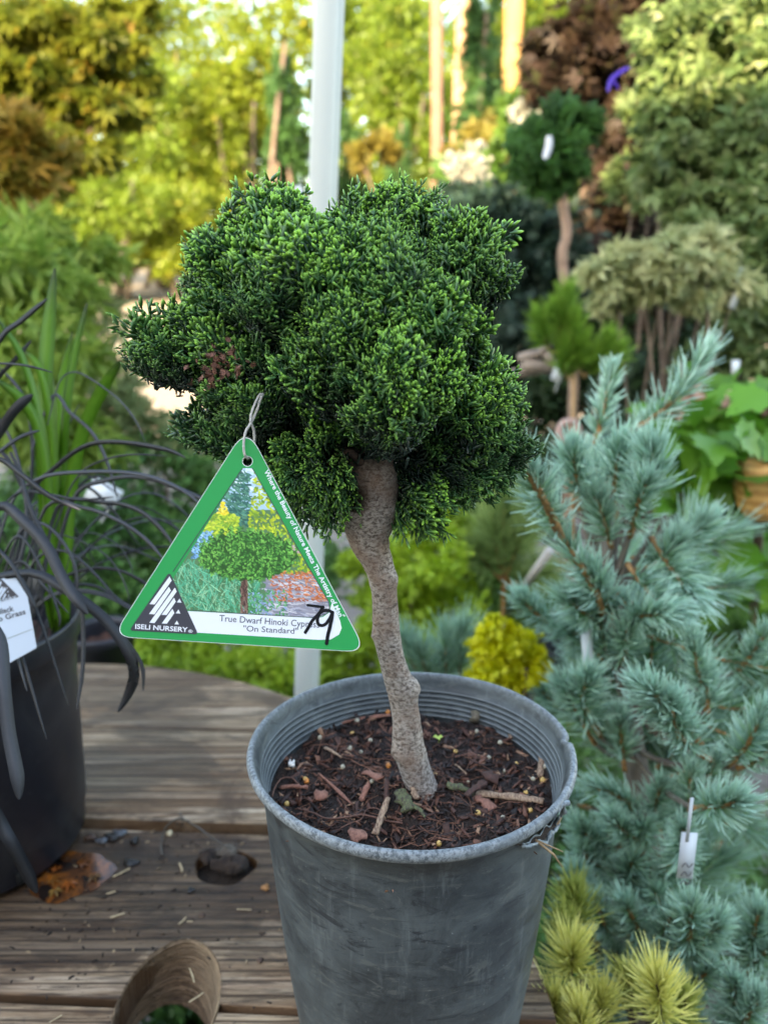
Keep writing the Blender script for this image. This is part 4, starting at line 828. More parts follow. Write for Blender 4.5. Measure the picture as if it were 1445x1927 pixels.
# ---------------------------------------------------------------- things lying on the table
g = rng(31)
def on_table(px, py, up=0.0): return PH(px, py, TZ + up)
def stick(name, label, cat, pts, r, m, seed=0, up=.0015, flat=1.0, group=None):
    P = [on_table(x, y, up if len(q) < 1 else q[0]) for x, y, *q in pts]; mb = MB(); tube(mb, resample(P, 5 * len(P)), r, 6, rough=.18, seed=seed, flat=flat); return single(name, mb, m, label, cat, P[0], group, True)
STRAW = plain("pale_straw", (.55, .42, .25), .6, var=.3, vs=200); BRN = plain("wet_brown_bit", (.10, .05, .03), .4, var=.5, vs=200, bmp=.6, bs=400); BLK = plain("wet_black_bit", (.018, .014, .013), .25, var=.4, vs=200, bmp=.8, bs=300, bd=.002)
for k, (a, b, w_, lab) in enumerate([((357, 1822), (366, 1849), .0011, "short straw on the sawn wall of the bored hole"), ((356, 1886), (383, 1868), .0013, "pale straw lying across the near edge of the bored hole"), ((213, 1650), (245, 1634), .0016, "pale straw right of the rusty puddle"), ((208, 1727), (235, 1718), .0017, "orange tan chip on the wet board left of the knot hole"), ((337, 1739), (350, 1726), .0014, "straw chip directly below the knot hole, left one"), ((352, 1734), (363, 1734), .0012, "tiny straw chip below the knot hole, right one"), ((446, 1711), (473, 1712), .0010, "thin straw on the dark wet board near the grey pot"), ((93, 1924), (117, 1910), .0010, "thin straw at the near left edge of the boards"), ((188, 1545), (202, 1538), .0014, "straw chip on the pale board edge beside the black pot"), ((338, 1624), (343, 1640), .0018, "yellowish straw bit left of the knot hole"), ((201, 1682), (218, 1677), .0015, "pale wood bit below the rusty puddle"), ((428, 1410), (446, 1400), .0022, "pinkish pale chip on the far middle board"), ((233, 1467), (258, 1468), .0014, "brown straw on the middle board, left side"), ((325, 1401), (340, 1408), .0022, "tan chip beside the dark stain of the middle board")]):
    stick("straw", lab, "straw", [a, ((a[0] + b[0]) / 2 + 1, (a[1] + b[1]) / 2), b], w_ * .62, STRAW, k, flat=.6)
stick("root", "long wiry dead root looping over the edge of the middle board", "root", [(306, 1609), (303, 1590), (308, 1565, .008), (322, 1548, .018), (342, 1541, .022), (372, 1557, .014), (400, 1577, .01), (428, 1594, .004), (436, 1597)], .0011, plain("wiry_root", (.09, .075, .06), .7), 3, .002)
stick("root", "thin dead root standing on the middle board beside the looping one", "root", [(343, 1556, .002), (345, 1540, .012), (342, 1527, .008), (400, 1500, .002), (412, 1490, .002)], .0008, plain("wiry_root_thin", (.10, .08, .065), .7), 4, .002)
def lump(name, label, cat, px, py, w_, h_, m, seed, up=0.0, tall=.5, group=None):
    g = rng(seed); p = on_table(px, py, up); d = depth(p); rx = w_ / 2 * d / F; ry = h_ / 2 * d / F * 1.25; mb = MB(); ns, nr = 20, 10; V = []
    for i in range(nr + 1):
        for j in range(ns):
            th, ph = math.pi * i / nr, 2 * math.pi * j / ns; k = 1 + .18 * math.sin(3 * ph + seed) * math.sin(th) + .12 * math.sin(5 * ph + 2 * th * 3 + seed) + g.normal() * .05
            V.append((p[0] + rx * k * math.sin(th) * math.cos(ph), p[1] + ry * k * math.sin(th) * math.sin(ph), p[2] + (rx + ry) / 2 * tall * k * (math.cos(th) + .55)))
    mb.add(V, [(i * ns + j, (i + 1) * ns + j, (i + 1) * ns + (j + 1) % ns, i * ns + (j + 1) % ns) for i in range(nr) for j in range(ns)]); return single(name, mb, m, label, cat, p, group, True)
SOILM = plain("clumped_soil", (.05, .030, .020), .8, c2=(.018, .011, .009), vs=120, bmp=1, bs=260, bd=.004); STONE = plain("wet_grey_stone", (.10, .11, .125), .25, var=.4, vs=60); PEB = plain("cream_pellet", (.7, .6, .4), .4)
for x, y, w_, h_, m, up, tl, nm, ct, lab in [(436, 1636, 70, 30, SOILM, -.004, .6, "soil_clod", "soil clod", "dark soil clod filling the knot hole in the front board"), (392, 1618, 30, 30, SOILM, -.002, .7, "soil_clod", "soil clod", "small dark clod at the knot hole's left rim"), (425, 1608, 46, 26, plain("grey_fibre_clump", (.16, .13, .10), .8, var=.6, vs=150, bmp=1, bs=250, bd=.004), -.002, .5, "root_clump", "root clump", "greyish fibrous clump at the back of the knot hole"),
    (192, 1585, 24, 11, STONE, 0, .5, "pebble", "pebble", "smooth grey pebble beside the black pot's base, nearer one"), (226, 1571, 26, 14, STONE, 0, .5, "pebble", "pebble", "smooth grey pebble at the middle board's edge, farther one"), (213, 1577, 30, 18, BLK, 0, .4, "bark_lump", "bark bit", "wet black bark lump between the two grey pebbles"), (254, 1585, 14, 18, BLK, 0, .6, "bark_lump", "bark bit", "small black crumb right of the pebbles"), (248, 1625, 30, 16, BLK, 0, .3, "bark_lump", "bark bit", "flat black flake right of the rusty puddle"),
    (172, 1578, 22, 12, BRN, 0, .5, "bark_lump", "bark bit", "wet brown bit touching the black pot's base"), (286, 1484, 11, 11, PEB, 0, .9, "fertiliser_bead", "pellet", "cream pellet alone on the middle board"), (319, 1571, 11, 9, PEB, 0, .9, "fertiliser_bead", "pellet", "cream pellet at the edge of the middle board"), (365, 1494, 56, 20, BRN, .001, .35, "bark_lump", "bark bit", "curled brown bark piece on the middle board"), (328, 1452, 32, 18, BRN, 0, .35, "bark_lump", "bark bit", "dark brown lump in the stain of the middle board"), (249, 1433, 44, 16, BLK, 0, .25, "bark_lump", "bark bit", "low dark soil smear on the middle board, left"), (445, 1432, 28, 18, BRN, 0, .35, "bark_lump", "bark bit", "dark bark bit near the grey pot's left rim"), (397, 1473, 60, 10, BLK, 0, .35, "bark_lump", "bark bit", "long dark twig like crumb on the middle board"),
    (500, 1672, 14, 12, plain("orange_chip", (.35, .16, .05), .5), 0, .6, "bark_lump", "bark bit", "orange bit at the grey pot's left side"), (360, 1677, 14, 12, BLK, 0, .5, "bark_lump", "bark bit", "black crumb below the knot hole"), (381, 1723, 13, 6, BRN, 0, .5, "bark_lump", "bark bit", "dark red crumb under the knot hole's right end"), (490, 1809, 12, 10, BRN, 0, .6, "bark_lump", "bark bit", "brown crumb right of the bored hole"), (60, 1842, 10, 5, BRN, 0, .6, "bark_lump", "bark bit", "tiny tan crumb on the near left board")]:
    lump(nm, lab, ct, x, y, w_, h_, m, int(x + y), up, tl)
# crumbs nobody would count
mb = MB(); n = 650; a = g.random(n) * 6.28; r = np.sqrt(g.random(n)); P = np.stack([TC[0] + TA * .96 * r * np.cos(a), TC[1] + TB * .96 * r * np.sin(a), np.full(n, TZ + .0009)], 1)
P[:, 2] += np.where(P[:, 1] > .757 - (P[:, 0] + .29) * .052, .0055, 0); cl = g.random(n) < .45; P[cl, 0] = -.27 + g.normal(size=cl.sum()) * .10; P[cl, 1] = .69 + g.normal(size=cl.sum()) * .07; P[cl, 2] = TZ + .001 + np.where(P[cl, 1] > .757 - (P[cl, 0] + .29) * .052, .0055, 0)
kp = (np.hypot(P[:, 0] - PC[0], P[:, 1] - PC[1]) > .095) & (np.hypot(P[:, 0] - HOLE[0], P[:, 1] - HOLE[1]) > .05) & (np.hypot(P[:, 0] - KNOT[0], P[:, 1] - KNOT[1]) > .034); P = P[kp]; n = len(P)
V = np.array([[-1, -1, -.5], [1, -1, -.5], [1, 1, -.5], [-1, 1, -.5], [-.6, -.7, .5], [.7, -.6, .5], [.6, .7, .5], [-.7, .6, .5]])[None] * (1 + .3 * g.normal(size=(n, 8, 1))) * (np.stack([g.uniform(.0004, .0012, n), g.uniform(.0006, .0028, n) ** 1.0, g.uniform(.0004, .001, n)], 1))[:, None]
R = frame_from(nrm(np.c_[g.normal(size=(n, 2)), np.zeros(n)]), np.tile([0, 0, 1.], (n, 1))); Cc = np.zeros((n, 8, 3)); Cc[..., 0] = (g.random(n) ** 2)[:, None]
mb.many(np.einsum('nij,nkj->nki', R, V) + P[:, None], [(3, 2, 1, 0), (4, 5, 6, 7), (0, 1, 5, 4), (1, 2, 6, 5), (2, 3, 7, 6), (3, 0, 4, 7)], None, Cc)
o = single("soil_crumbs", mb, attrmat("crumbs", [(0, (.014, .010, .008)), (.6, (.06, .035, .022)), (1, (.42, .30, .18))], .6), "scattered dark soil crumbs and chips over the wet table boards", "crumbs", (0, 0, TZ)); o["kind"] = "stuff"
# rusty puddle with sunken maple leaves
pc = on_table(142, 1648); mb = MB(); a = np.linspace(0, 2 * np.pi, 60, endpoint=False); rr = 1 + .08 * np.sin(3 * a + 1) + .05 * np.sin(7 * a)
V = np.stack([pc[0] - .004 + .040 * rr * np.cos(a), pc[1] + .036 * rr * np.sin(a), np.full(60, TZ + .0012)], 1); mb.add(np.r_[V, [[pc[0], pc[1], TZ + .0014]]], None, [(60, i, (i + 1) % 60) for i in range(60)])
m, t, b, out = newmat("rusty_water"); c = ramp(t, noise(t, coords(t), 38, 5, .6, 1.2), [(.36, (.010, .006, .005)), (.5, (.09, .03, .009)), (.66, (.30, .09, .015))]); t.links.new(c, b.inputs["Base Color"]); b.inputs["Roughness"].default_value = .18
tag(structure("puddle", mb, m), "dark rusty puddle with sunken leaves beside the black pot", "puddle")
g = rng(41)
for k, (x, y, sz, c, lab) in enumerate([(98, 1656, .016, (.55, .20, .03), "orange star shaped maple leaf at the puddle's left end"), (132, 1662, .018, (.60, .15, .02), "bright orange curled leaf in the middle of the puddle"), (150, 1628, .017, (.40, .12, .02), "rust leaf at the puddle's far side"), (178, 1648, .016, (.30, .14, .03), "brownish leaf at the puddle's right side"), (104, 1676, .015, (.5, .26, .05), "yellow orange leaf at the puddle's near rim"), (108, 1638, .014, (.45, .12, .02), "small rust leaf by the black pot's base")]):
    p = on_table(x, y, .0022); mb = MB(); th = g.uniform(0, 6.28); scatter(mb, p[None], np.array([[math.cos(th), math.sin(th), .02]]), np.array([[0, 0, 1.]]), sz * .8, 'maple', .5); mb.v[0][:, 2] += rng(k).uniform(0, .0015, len(mb.v[0])); single("maple_leaf", mb, plain("fallen_leaf_%s" % "abcdef"[k], tuple(q * .55 for q in c), .35, var=.6, vs=150), lab, "leaf", p)

# ---------------------------------------------------------------- black pot of dark strap leaved grass
MPC = np.array([-.440, .735])
def make_mondo():
    root = thing("potted_black_grass", "black plastic pot of arching black strap leaved grass with upright green leaves", "potted plant", (MPC[0], MPC[1], TZ + .006)); rz = CAM_H - .33; b0 = TZ + .0065 - rz
    prof = [(.09, b0), (.106, b0 + .0), (.108, b0 + .004), (.1095, b0 + .03), (.112, b0 + .034), (.118, -.06), (.1225, -.026), (.1255, -.024), (.1268, -.022), (.1300, .0), (.1292, .0022), (.1270, .0025), (.1255, .0), (.1225, -.02), (.1160, -.06), (.112, -.09)]
    mb = MB(); lathe(mb, prof, (MPC[0], MPC[1], rz), 128); 
    m, t, b, out = newmat("dusty_black_plastic"); v = coords(t); n1 = noise(t, v, 14, 6, .7, 1.0); n2 = noise(t, v, 110, 4, .8); c = mixc(t, ramp(t, n1, [(.45, 0.), (.7, .8)]), (.010, .012, .019), (.035, .037, .042)); c = mixc(t, ramp(t, n2, [(.66, 0.), (.75, .6)]), c, (.14, .13, .12)); t.links.new(c, b.inputs["Base Color"]); b.inputs["Roughness"].default_value = .38; bump(t, b, n2, .25, .0006)
    part("pot", mb, m, root, smooth=True)
    mb = MB(); g = rng(2); nr, na = 16, 60; r = np.linspace(0, .115, nr); a = np.linspace(0, 6.283, na, endpoint=False); X = MPC[0] + r[:, None] * np.cos(a); Y = MPC[1] + r[:, None] * np.sin(a); Z = rz - .052 + g.normal(size=X.shape) * .003
    i, j = np.meshgrid(np.arange(nr - 1), np.arange(na), indexing='ij'); j2 = (j + 1) % na; mb.add(np.stack([X, Y, Z], -1), np.stack([i * na + j, (i + 1) * na + j, (i + 1) * na + j2, i * na + j2], -1)); part("soil", mb, plain("pot_soil_reddish", (.05, .024, .018), .9, var=.7, vs=90, bmp=1, bs=300, bd=.003), root)
    for an in (-1.1, -.75):                               # drainage slots at the foot
        mb = MB(); c0 = np.array([MPC[0] + .1088 * math.cos(an), MPC[1] + .1088 * math.sin(an), rz + b0 + .012]); R = np.array(Matrix.Rotation(an, 3, 'Z')); box(mb, c0, (.003, .012, .014), R); part("drain_slot", mb, plain("slot_dark", (.004, .004, .004), .9), root)
    bl = [([(20, 1120, .76), (60, 935, .75), (100, 884, .74), (160, 840, .73), (224, 832, .71), (312, 846, .69), (350, 862, .68)], 15), ([(60, 1130, .78), (120, 950, .76), (148, 896, .75), (180, 872, .74), (240, 856, .72), (316, 858, .7)], 6), ([(-20, 1100, .74), (20, 950, .73), (76, 900, .72), (160, 888, .70), (260, 892, .68), (340, 920, .66), (392, 964, .65)], 12),
          ([(90, 1130, .78), (136, 944, .76), (200, 904, .74), (280, 900, .72), (384, 940, .7), (420, 960, .69)], 14), ([(80, 1130, .76), (108, 956, .74), (200, 946, .72), (260, 960, .7), (304, 996, .69), (332, 1034, .68)], 14), ([(40, 1110, .76), (86, 956, .73), (160, 956, .71), (224, 980, .69), (276, 1016, .68), (312, 1058, .67)], 12),
          ([(-60, 1000, .66), (0, 952, .66), (44, 980, .65), (88, 1028, .64), (116, 1084, .63), (144, 1128, .62), (166, 1156, .62)], 22), ([(-50, 860, .64), (0, 864, .64), (40, 892, .63), (92, 932, .62), (152, 960, .61)], 16), ([(-30, 1090, .66), (60, 1078, .65), (120, 1106, .64), (160, 1134, .64), (200, 1168, .64), (240, 1224, .64), (253, 1270, .65), (240, 1310, .66), (222, 1340, .66)], 22),
          ([(150, 1128, .65), (200, 1166, .65), (245, 1215, .66), (268, 1255, .66), (270, 1300, .66)], 13), ([(110, 1075, .66), (150, 1128, .65), (157, 1180, .65), (156, 1260, .65), (145, 1335, .65)], 12), ([(-40, 1150, .60), (0, 1200, .59), (8, 1290, .57), (17, 1375, .56), (33, 1460, .55), (37, 1504, .55)], 26), ([(-30, 1480, .55), (0, 1545, .56), (23, 1588, .56), (50, 1638, .57), (70, 1680, .58)], 25),
          ([(90, 800, .76), (112, 720, .76), (140, 700, .76), (176, 716, .75), (224, 752, .74), (256, 792, .73), (274, 834, .73)], 5), ([(60, 850, .78), (100, 745, .78), (132, 776, .77), (172, 812, .76), (200, 864, .76), (222, 940, .76)], 11), ([(-60, 760, .74), (0, 640, .72), (40, 604, .71), (90, 562, .70)], 17), ([(-40, 685, .66), (0, 684, .66), (50, 688, .65), (100, 701, .65)], 7),
          ([(20, 850, .7), (40, 896, .7), (60, 960, .69), (100, 1040, .68), (132, 1104, .67)], 12), ([(-20, 1010, .64), (0, 1036, .64), (24, 1064, .63), (60, 1128, .62), (68, 1150, .62)], 12), ([(-60, 900, .74), (0, 812, .73), (30, 770, .72), (62, 742, .72)], 20), ([(-60, 800, .78), (-10, 720, .77), (30, 676, .76), (60, 640, .76)], 14), ([(-60, 900, .7), (0, 850, .7), (40, 822, .7), (76, 810, .7)], 12),
          ([(20, 1100, .78), (60, 900, .78), (50, 760, .79), (0, 690, .8)], 10), ([(60, 1130, .78), (70, 1010, .77), (130, 1010, .76), (200, 1045, .75), (236, 1100, .74), (244, 1140, .74)], 4), ([(110, 1130, .77), (150, 1010, .76), (215, 1020, .75), (245, 1060, .74), (250, 1090, .74)], 4), ([(0, 1110, .74), (40, 1000, .72), (90, 990, .71), (140, 1060, .7), (146, 1160, .7)], 10),
          ([(-40, 1010, .72), (30, 930, .72), (90, 930, .71), (150, 940, .70), (215, 935, .69)], 7), ([(40, 1120, .8), (90, 1000, .8), (160, 905, .8), (210, 900, .8)], 8), ([(-40, 1180, .72), (30, 1060, .7), (80, 1100, .69), (130, 1155, .68)], 9), ([(0, 1160, .74), (50, 1000, .74), (30, 850, .75), (-20, 760, .76)], 10), ([(80, 1140, .78), (60, 980, .78), (20, 870, .78), (-30, 830, .78)], 12), ([(70, 1120, .8), (110, 960, .8), (120, 830, .82), (150, 760, .83)], 7), ([(-20, 1110, .72), (30, 1010, .70), (74, 1060, .69), (110, 1150, .68), (112, 1180, .68)], 8)]
    g = rng(6); P = [[PZ(*q) for q in p] for p, w_ in bl]; W = [w_ * (.8 if w_ < 20 else .9) * depth(p[len(p) // 2]) / F for p, (_, w_) in zip(P, bl)]
    c0 = np.array([-.40, .74, rz - .05])
    for k in range(44):                                   # the rest of the tussock
        th = g.uniform(0, 2 * np.pi); b = c0 + np.array([math.cos(th), math.sin(th), 0]) * g.uniform(0, .05); o = g.uniform(.12, .25); d = np.array([math.cos(th), math.sin(th), 0]); h = g.uniform(.08, .17)
        P.append([b, b + d * o * .25 + [0, 0, h * .8], b + d * o * .6 + [0, 0, h], b + d * o + [0, 0, h * g.uniform(.2, .75)]]); W.append(g.uniform(.002, .0045))
    mb = MB(); W = [q * (1.05 if q > .007 else .8) for q in W]; blades(mb, P, W, 26, .10, 3, tints=[g.random() for _ in P], tips=[1.0 if k == 7 else 0 for k in range(len(P))])
    m = leafmat("black_strap_leaf", (.016, .018, .022), (.05, .054, .062), (.42, .33, .30), .0, .55, None, .4); t = m.node_tree; b = [q for q in t.nodes if q.type == 'BSDF_PRINCIPLED'][0]; bump(t, b, noise(t, coords(t), 260, 5, .7), .5, .0008)
    part("leaves", mb, m, root, smooth=False)
    gl = [([(104, 1150, .80), (94, 920, .79), (86, 760, .78), (90, 640, .78), (104, 505, .78)], 27), ([(118, 1130, .80), (119, 900, .8), (124, 790, .79), (138, 680, .79), (165, 570, .79)], 17), ([(114, 1140, .82), (112, 880, .81), (114, 740, .81), (137, 624, .81)], 15), ([(122, 1130, .79), (132, 940, .78), (154, 820, .77), (192, 735, .76), (228, 678, .75)], 24), ([(104, 1150, .79), (96, 960, .77), (78, 800, .76), (42, 672, .75), (-4, 600, .74)], 15), ([(98, 1120, .78), (94, 950, .76), (76, 820, .75), (44, 755, .74), (-10, 712, .73)], 20), ([(108, 1140, .79), (102, 860, .78), (78, 705, .77), (46, 660, .77)], 14), ([(110, 1150, .8), (106, 1000, .8), (100, 800, .79), (96, 700, .79)], 20), ([(96, 1150, .8), (84, 1000, .8), (78, 880, .79), (70, 800, .79)], 18)]
    P = [[PZ(*q) for q in p] for p, w_ in gl]; P[0][0] = P[0][0]
    for p in P: p.insert(0, np.array([-.335, .77, rz - .05]) + rng(len(P)).normal(size=3) * .004)
    W = [w_ * depth(p[2]) / F for p, (_, w_) in zip(P, gl)]; mb = MB(); blades(mb, P, W, 22, .3, 5, tints=[g.random() for _ in P], tips=[1] * len(P))
    part("green_leaves", mb, leafmat("green_strap_leaf", (.09, .24, .02), (.17, .38, .03), (.03, .035, .025), .4, .35), root, "wide upright fresh green leaves of the tussock", smooth=True)
make_mondo()
def make_label():
    O = PZ(20, 1170, .655); s = .655 / F; root = thing("plant_label", "white plastic label lettered Black Mondo Grass, stuck in the black pot", "plant label", O); root.rotation_euler = (math.radians(90) - PITCH, 0, 0); l = lambda x, y: ((x - 20) * s, -(y - 1170) * s)
    white = gloss("white_label_plastic", (.58, .68, .80), .35); ink = gloss("label_ink", (.05, .055, .07), .4); dk = gloss("label_logo_grey", (.06, .06, .07), .35)
    card("card", [[l(*p) for p in [(-75, 1105), (-40, 1094), (26, 1086), (30, 1088), (52, 1123), (69, 1217), (68, 1220), (12, 1251), (-40, 1279), (-58, 1283)]]], -.0008, 0, white, root)
    c7 = lambda p: l(p[0] / 4.817, 1050 + p[1] / 4.817)
    card("logo_triangle", [[c7(p) for p in [(0, 195), (12, 185), (170, 345), (172, 352), (-260, 470), (-264, 462)]]], .0001, .0002, dk, root); mb = MB()
    for poly in ([(10, 205), (22, 225), (-90, 420), (-120, 428)], [(22, 255), (38, 275), (-50, 405), (-78, 412)], [(48, 262), (62, 285), (-10, 392), (-36, 398)], [(52, 318), (64, 332), (40, 372), (22, 378)]): mb.add([(*c7(p), .0003) for p in poly], [(3, 2, 1, 0)])
    for tri in ([(70, 262), (74, 278), (60, 276)], [(78, 295), (84, 312), (68, 310)], [(84, 330), (92, 346), (76, 346)]): mb.add([(*c7(p), .0003) for p in tri], None, [(2, 1, 0)])
    link("logo_stripes", mb.mesh("s"), white, root)
    text_between("logo_lettering", "ISELI NURSERY", c7((-232, 458)), c7((160, 362)), 22 * s / 4.817, white, root, O, .0003, .02)
    text_between("name_lettering", "Black", c7((-14, 512)), c7((134, 478)), 48 * s / 4.817, ink, root, O, .0002, .02); text_between("name_lettering", "Mondo Grass", c7((-190, 632)), c7((240, 505)), 46 * s / 4.817, ink, root, O, .0002, .02)
    mb = MB(); a, b = c7((-350, 890)), c7((298, 642)); mb.add([(*a, .0002), (*b, .0002), (b[0], b[1] - .0005, .0002), (a[0], a[1] - .0005, .0002)], [(3, 2, 1, 0)]); link("rule_line", mb.mesh("r"), gloss("label_green_line", (.22, .28, .24)), root)
make_label()

# ---------------------------------------------------------------- the white pole
def make_pole():
    top, bot = PY(620, 0, 1.25), PY(577, 1300, 1.25); d = bot - top; T = top - d * .9; B = bot + d * ((bot[2]) / (top[2] - bot[2])); t = thing("white_post", "slender white painted metal post standing behind the table", "post", (B[0], B[1], 0))
    ax = nrm(T - B); fwd = nrm(np.array([.12, -1, 0])); x = nrm(np.cross(fwd, ax)) ; y = np.cross(ax, x); w_ = .041; white = plain("white_powder_coat", (.60, .65, .62), .35, var=.06, vs=4)
    prof = [(-.5, -.35), (-.5, .25), (-.36, .28), (-.36, .32), (-.30, .32), (-.30, .40), (-.24, .5), (.46, .5), (.5, .46), (.5, -.35)]; n = len(prof); V = []
    for q in (B, T):
        for a, b in prof: V.append(q + x * a * w_ + y * b * w_)
    mb = MB(); mb.add(V, [(i, (i + 1) % n, n + (i + 1) % n, n + i) for i in range(n)]); part("shaft", mb, white, t)
    mb = MB(); box(mb, (B[0], B[1], .006), (.12, .12, .012)); part("foot_plate", mb, white, t)
make_pole()

# ---------------------------------------------------------------- pines
BLUE = leafmat("blue_pine_needles", (.02, .10, .035), (.07, .22, .12), (.50, .74, .63), .10, .40, (.14, .34, .06)); TWIG = plain("orange_tan_shoot", (.50, .25, .09), .7, var=.6, vs=160, bmp=.9, bs=300)
GREYB = barkmat("grey_pine_bark", (.20, .17, .14), (.11, .09, .075), (.28, .24, .20), 60)
def make_blue_pine():
    base = PH(1200, 1500, 0); base = np.array([.36, 1.02, 0.0]); t = thing("blue_pine", "large blue green pine with dense needle tufts and orange shoots right of the grey pot", "pine tree", base)
    nb, st, tr = MB(), MB(), MB(); hub = [PZ(1225, 1700, .98), PZ(1205, 1480, .96), PZ(1190, 1380, .95), PZ(1175, 1290, .94), PZ(1160, 1180, .93), PZ(1150, 1060, .92)]
    tube(tr, resample([base, PZ(1235, 1900, 1.0)] + hub + [PZ(1140, 960, .92)], 40), np.linspace(.017, .006, 40), 12, rough=.06)
    T = [(1322, 672, 1190, 810, .90, .92, 46), (1205, 800, 1130, 930, .93, .92, 42), (1150, 700, 1112, 850, .90, .92, 40), (1112, 850, 1135, 960, .92, .92, 40), (985, 872, 1060, 1020, .70, .80, 62), (1050, 1005, 1135, 1155, .79, .86, 60), (1075, 850, 1092, 960, .82, .88, 60), (1165, 850, 1160, 990, .84, .90, 62), (1225, 850, 1195, 965, .80, .88, 66), (1215, 905, 1185, 1010, .78, .88, 62), (1120, 930, 1150, 1030, .84, .9, 58),
         (1325, 985, 1265, 1040, .88, .92, 46), (1270, 1025, 1215, 1070, .88, .92, 44), (1300, 1120, 1225, 1010, .84, .9, 60), (1262, 1150, 1180, 1060, .82, .9, 60), (1240, 1155, 1160, 1120, .80, .88, 56), (1120, 1080, 1150, 1180, .82, .9, 58), (1070, 1130, 1150, 1190, .84, .9, 52), (985, 1130, 1060, 1185, .92, .95, 44), (1060, 1190, 1120, 1190, .93, .95, 44), (1180, 1180, 1165, 1250, .84, .92, 46), (1125, 1160, 1150, 1240, .88, .92, 46),
         (1305, 1205, 1330, 1290, .80, .86, 52), (1325, 1260, 1330, 1340, .84, .86, 48), (1225, 1300, 1320, 1400, .72, .80, 62), (1262, 1330, 1335, 1430, .74, .80, 58), (1200, 1290, 1270, 1370, .74, .80, 46), (1385, 1510, 1300, 1520, .70, .78, 58), (1435, 1340, 1370, 1440, .76, .82, 58), (1460, 1400, 1385, 1445, .78, .82, 54), (1440, 1190, 1390, 1260, .86, .9, 42), (1105, 1275, 1130, 1385, .84, .92, 58), (1060, 1290, 1120, 1400, .88, .94, 46), (1165, 1350, 1175, 1450, .90, .94, 44),
         (1120, 1480, 1190, 1560, .84, .9, 50), (1090, 1560, 1170, 1590, .86, .92, 48), (1150, 1545, 1215, 1570, .82, .9, 48), (1285, 1560, 1250, 1640, .74, .84, 46), (1240, 1480, 1240, 1570, .84, .9, 50), (1300, 1450, 1290, 1540, .80, .86, 46), (1345, 1430, 1310, 1500, .82, .86, 40), (1080, 1640, 1160, 1700, .84, .92, 54), (1095, 1600, 1180, 1640, .86, .92, 50), (1120, 1700, 1180, 1760, .82, .9, 50), (1175, 1700, 1215, 1790, .80, .9, 52), (1300, 1710, 1250, 1800, .74, .86, 60), (1350, 1740, 1280, 1790, .76, .86, 56), (1265, 1720, 1240, 1810, .78, .88, 56),
         (1425, 1720, 1400, 1800, .80, .88, 54), (1455, 1780, 1400, 1830, .80, .88, 54), (1230, 1800, 1240, 1880, .82, .9, 50), (1330, 1830, 1280, 1880, .78, .88, 54), (1380, 1850, 1340, 1950, .76, .86, 54), (1160, 1790, 1200, 1870, .86, .92, 46), (1425, 1880, 1400, 1960, .74, .84, 58), (1290, 1900, 1290, 1990, .76, .86, 54), (1140, 1850, 1180, 1930, .82, .9, 48), (1060, 1720, 1120, 1790, .86, .92, 48), (1040, 1480, 1110, 1520, .92, .96, 42), (1010, 1290, 1090, 1360, 1.06, 1.08, 36)]
    hubs = np.array(hub); g2 = rng(17)
    for k, (tx, ty, bx, by, zt, zb, nl) in enumerate(T):
        tip, bs = PZ(tx, ty, zt), PZ(bx, by, zb); ln = nl * depth(tip) / F; n = int(330 + 140 * np.linalg.norm(tip - bs) / .07); n = min(n, 800)
        tuft(nb, st, bs, tip, ln * g2.uniform(1.0, 1.35), int(n * g2.uniform(.42, .62)), .0021, 500 + k, .12 if k in (0, 4, 5) else .25, 1.12, .2, 1.0, .0052 if k in (4, 5) else .0034); h = hubs[np.argmin(((hubs - bs) ** 2).sum(1))] + np.array([0, 0, -.02]); m_ = (h + bs) / 2 - np.array([0, 0, .012]); tube(tr, resample([h, m_, bs], 8), np.linspace(.0042, .0026, 8), 6, rough=.08, seed=k)
    g = rng(91)
    for k in range(46):                                   # deeper, duller growth round the stem
        h = hubs[g.integers(len(hubs)) if k < 14 else (k % 4)]; d = nrm(g.normal(size=3) * np.array([1.0, .7, .7]) + np.array([.55, .6, .1])); d[0] = max(d[0], -.25); bs = h + d * .03; tip = h + d * g.uniform(.08, .24) * np.array([1, 1, .8]); 
        tuft(nb, st, bs, tip, .046, 260, .0016, 900 + k, .1, 1.1, .1, .5, .0022, tint=.1)
    for k, (x, y, z) in enumerate([(1190, 1620, .84), (1235, 1680, .82), (1210, 1560, .84), (1180, 1640, .86), (1255, 1640, .84)]): tip = PZ(x, y, z); tuft(nb, st, PZ(1225, y + 70, .93), tip, .040, 220, .0019, 1900 + k, .2, 1.1, .1, .9, .003)
    part("needles", nb, BLUE, t, smooth=False); part("shoots", st, TWIG, t, smooth=True); part("trunk", tr, GREYB, t, smooth=True)
    mb = MB(); g = rng(12)
    for q in range(26):
        a = PZ(1225 + g.normal() * 26, 1590 + g.normal() * 14, .86); b = a + np.array([g.normal() * .02, g.normal() * .01, -g.uniform(.02, .05)]); tube(mb, resample([a, (a + b) / 2 + g.normal(size=3) * .004, b], 6), .0006, 4)
    part("dead_needles", mb, plain("brown_dead_needles", (.28, .12, .06), .7), t)
make_blue_pine()
YEL = leafmat("yellow_pine_needles", (.12, .24, .04), (.60, .60, .14), (.95, .90, .34), .2, .45)
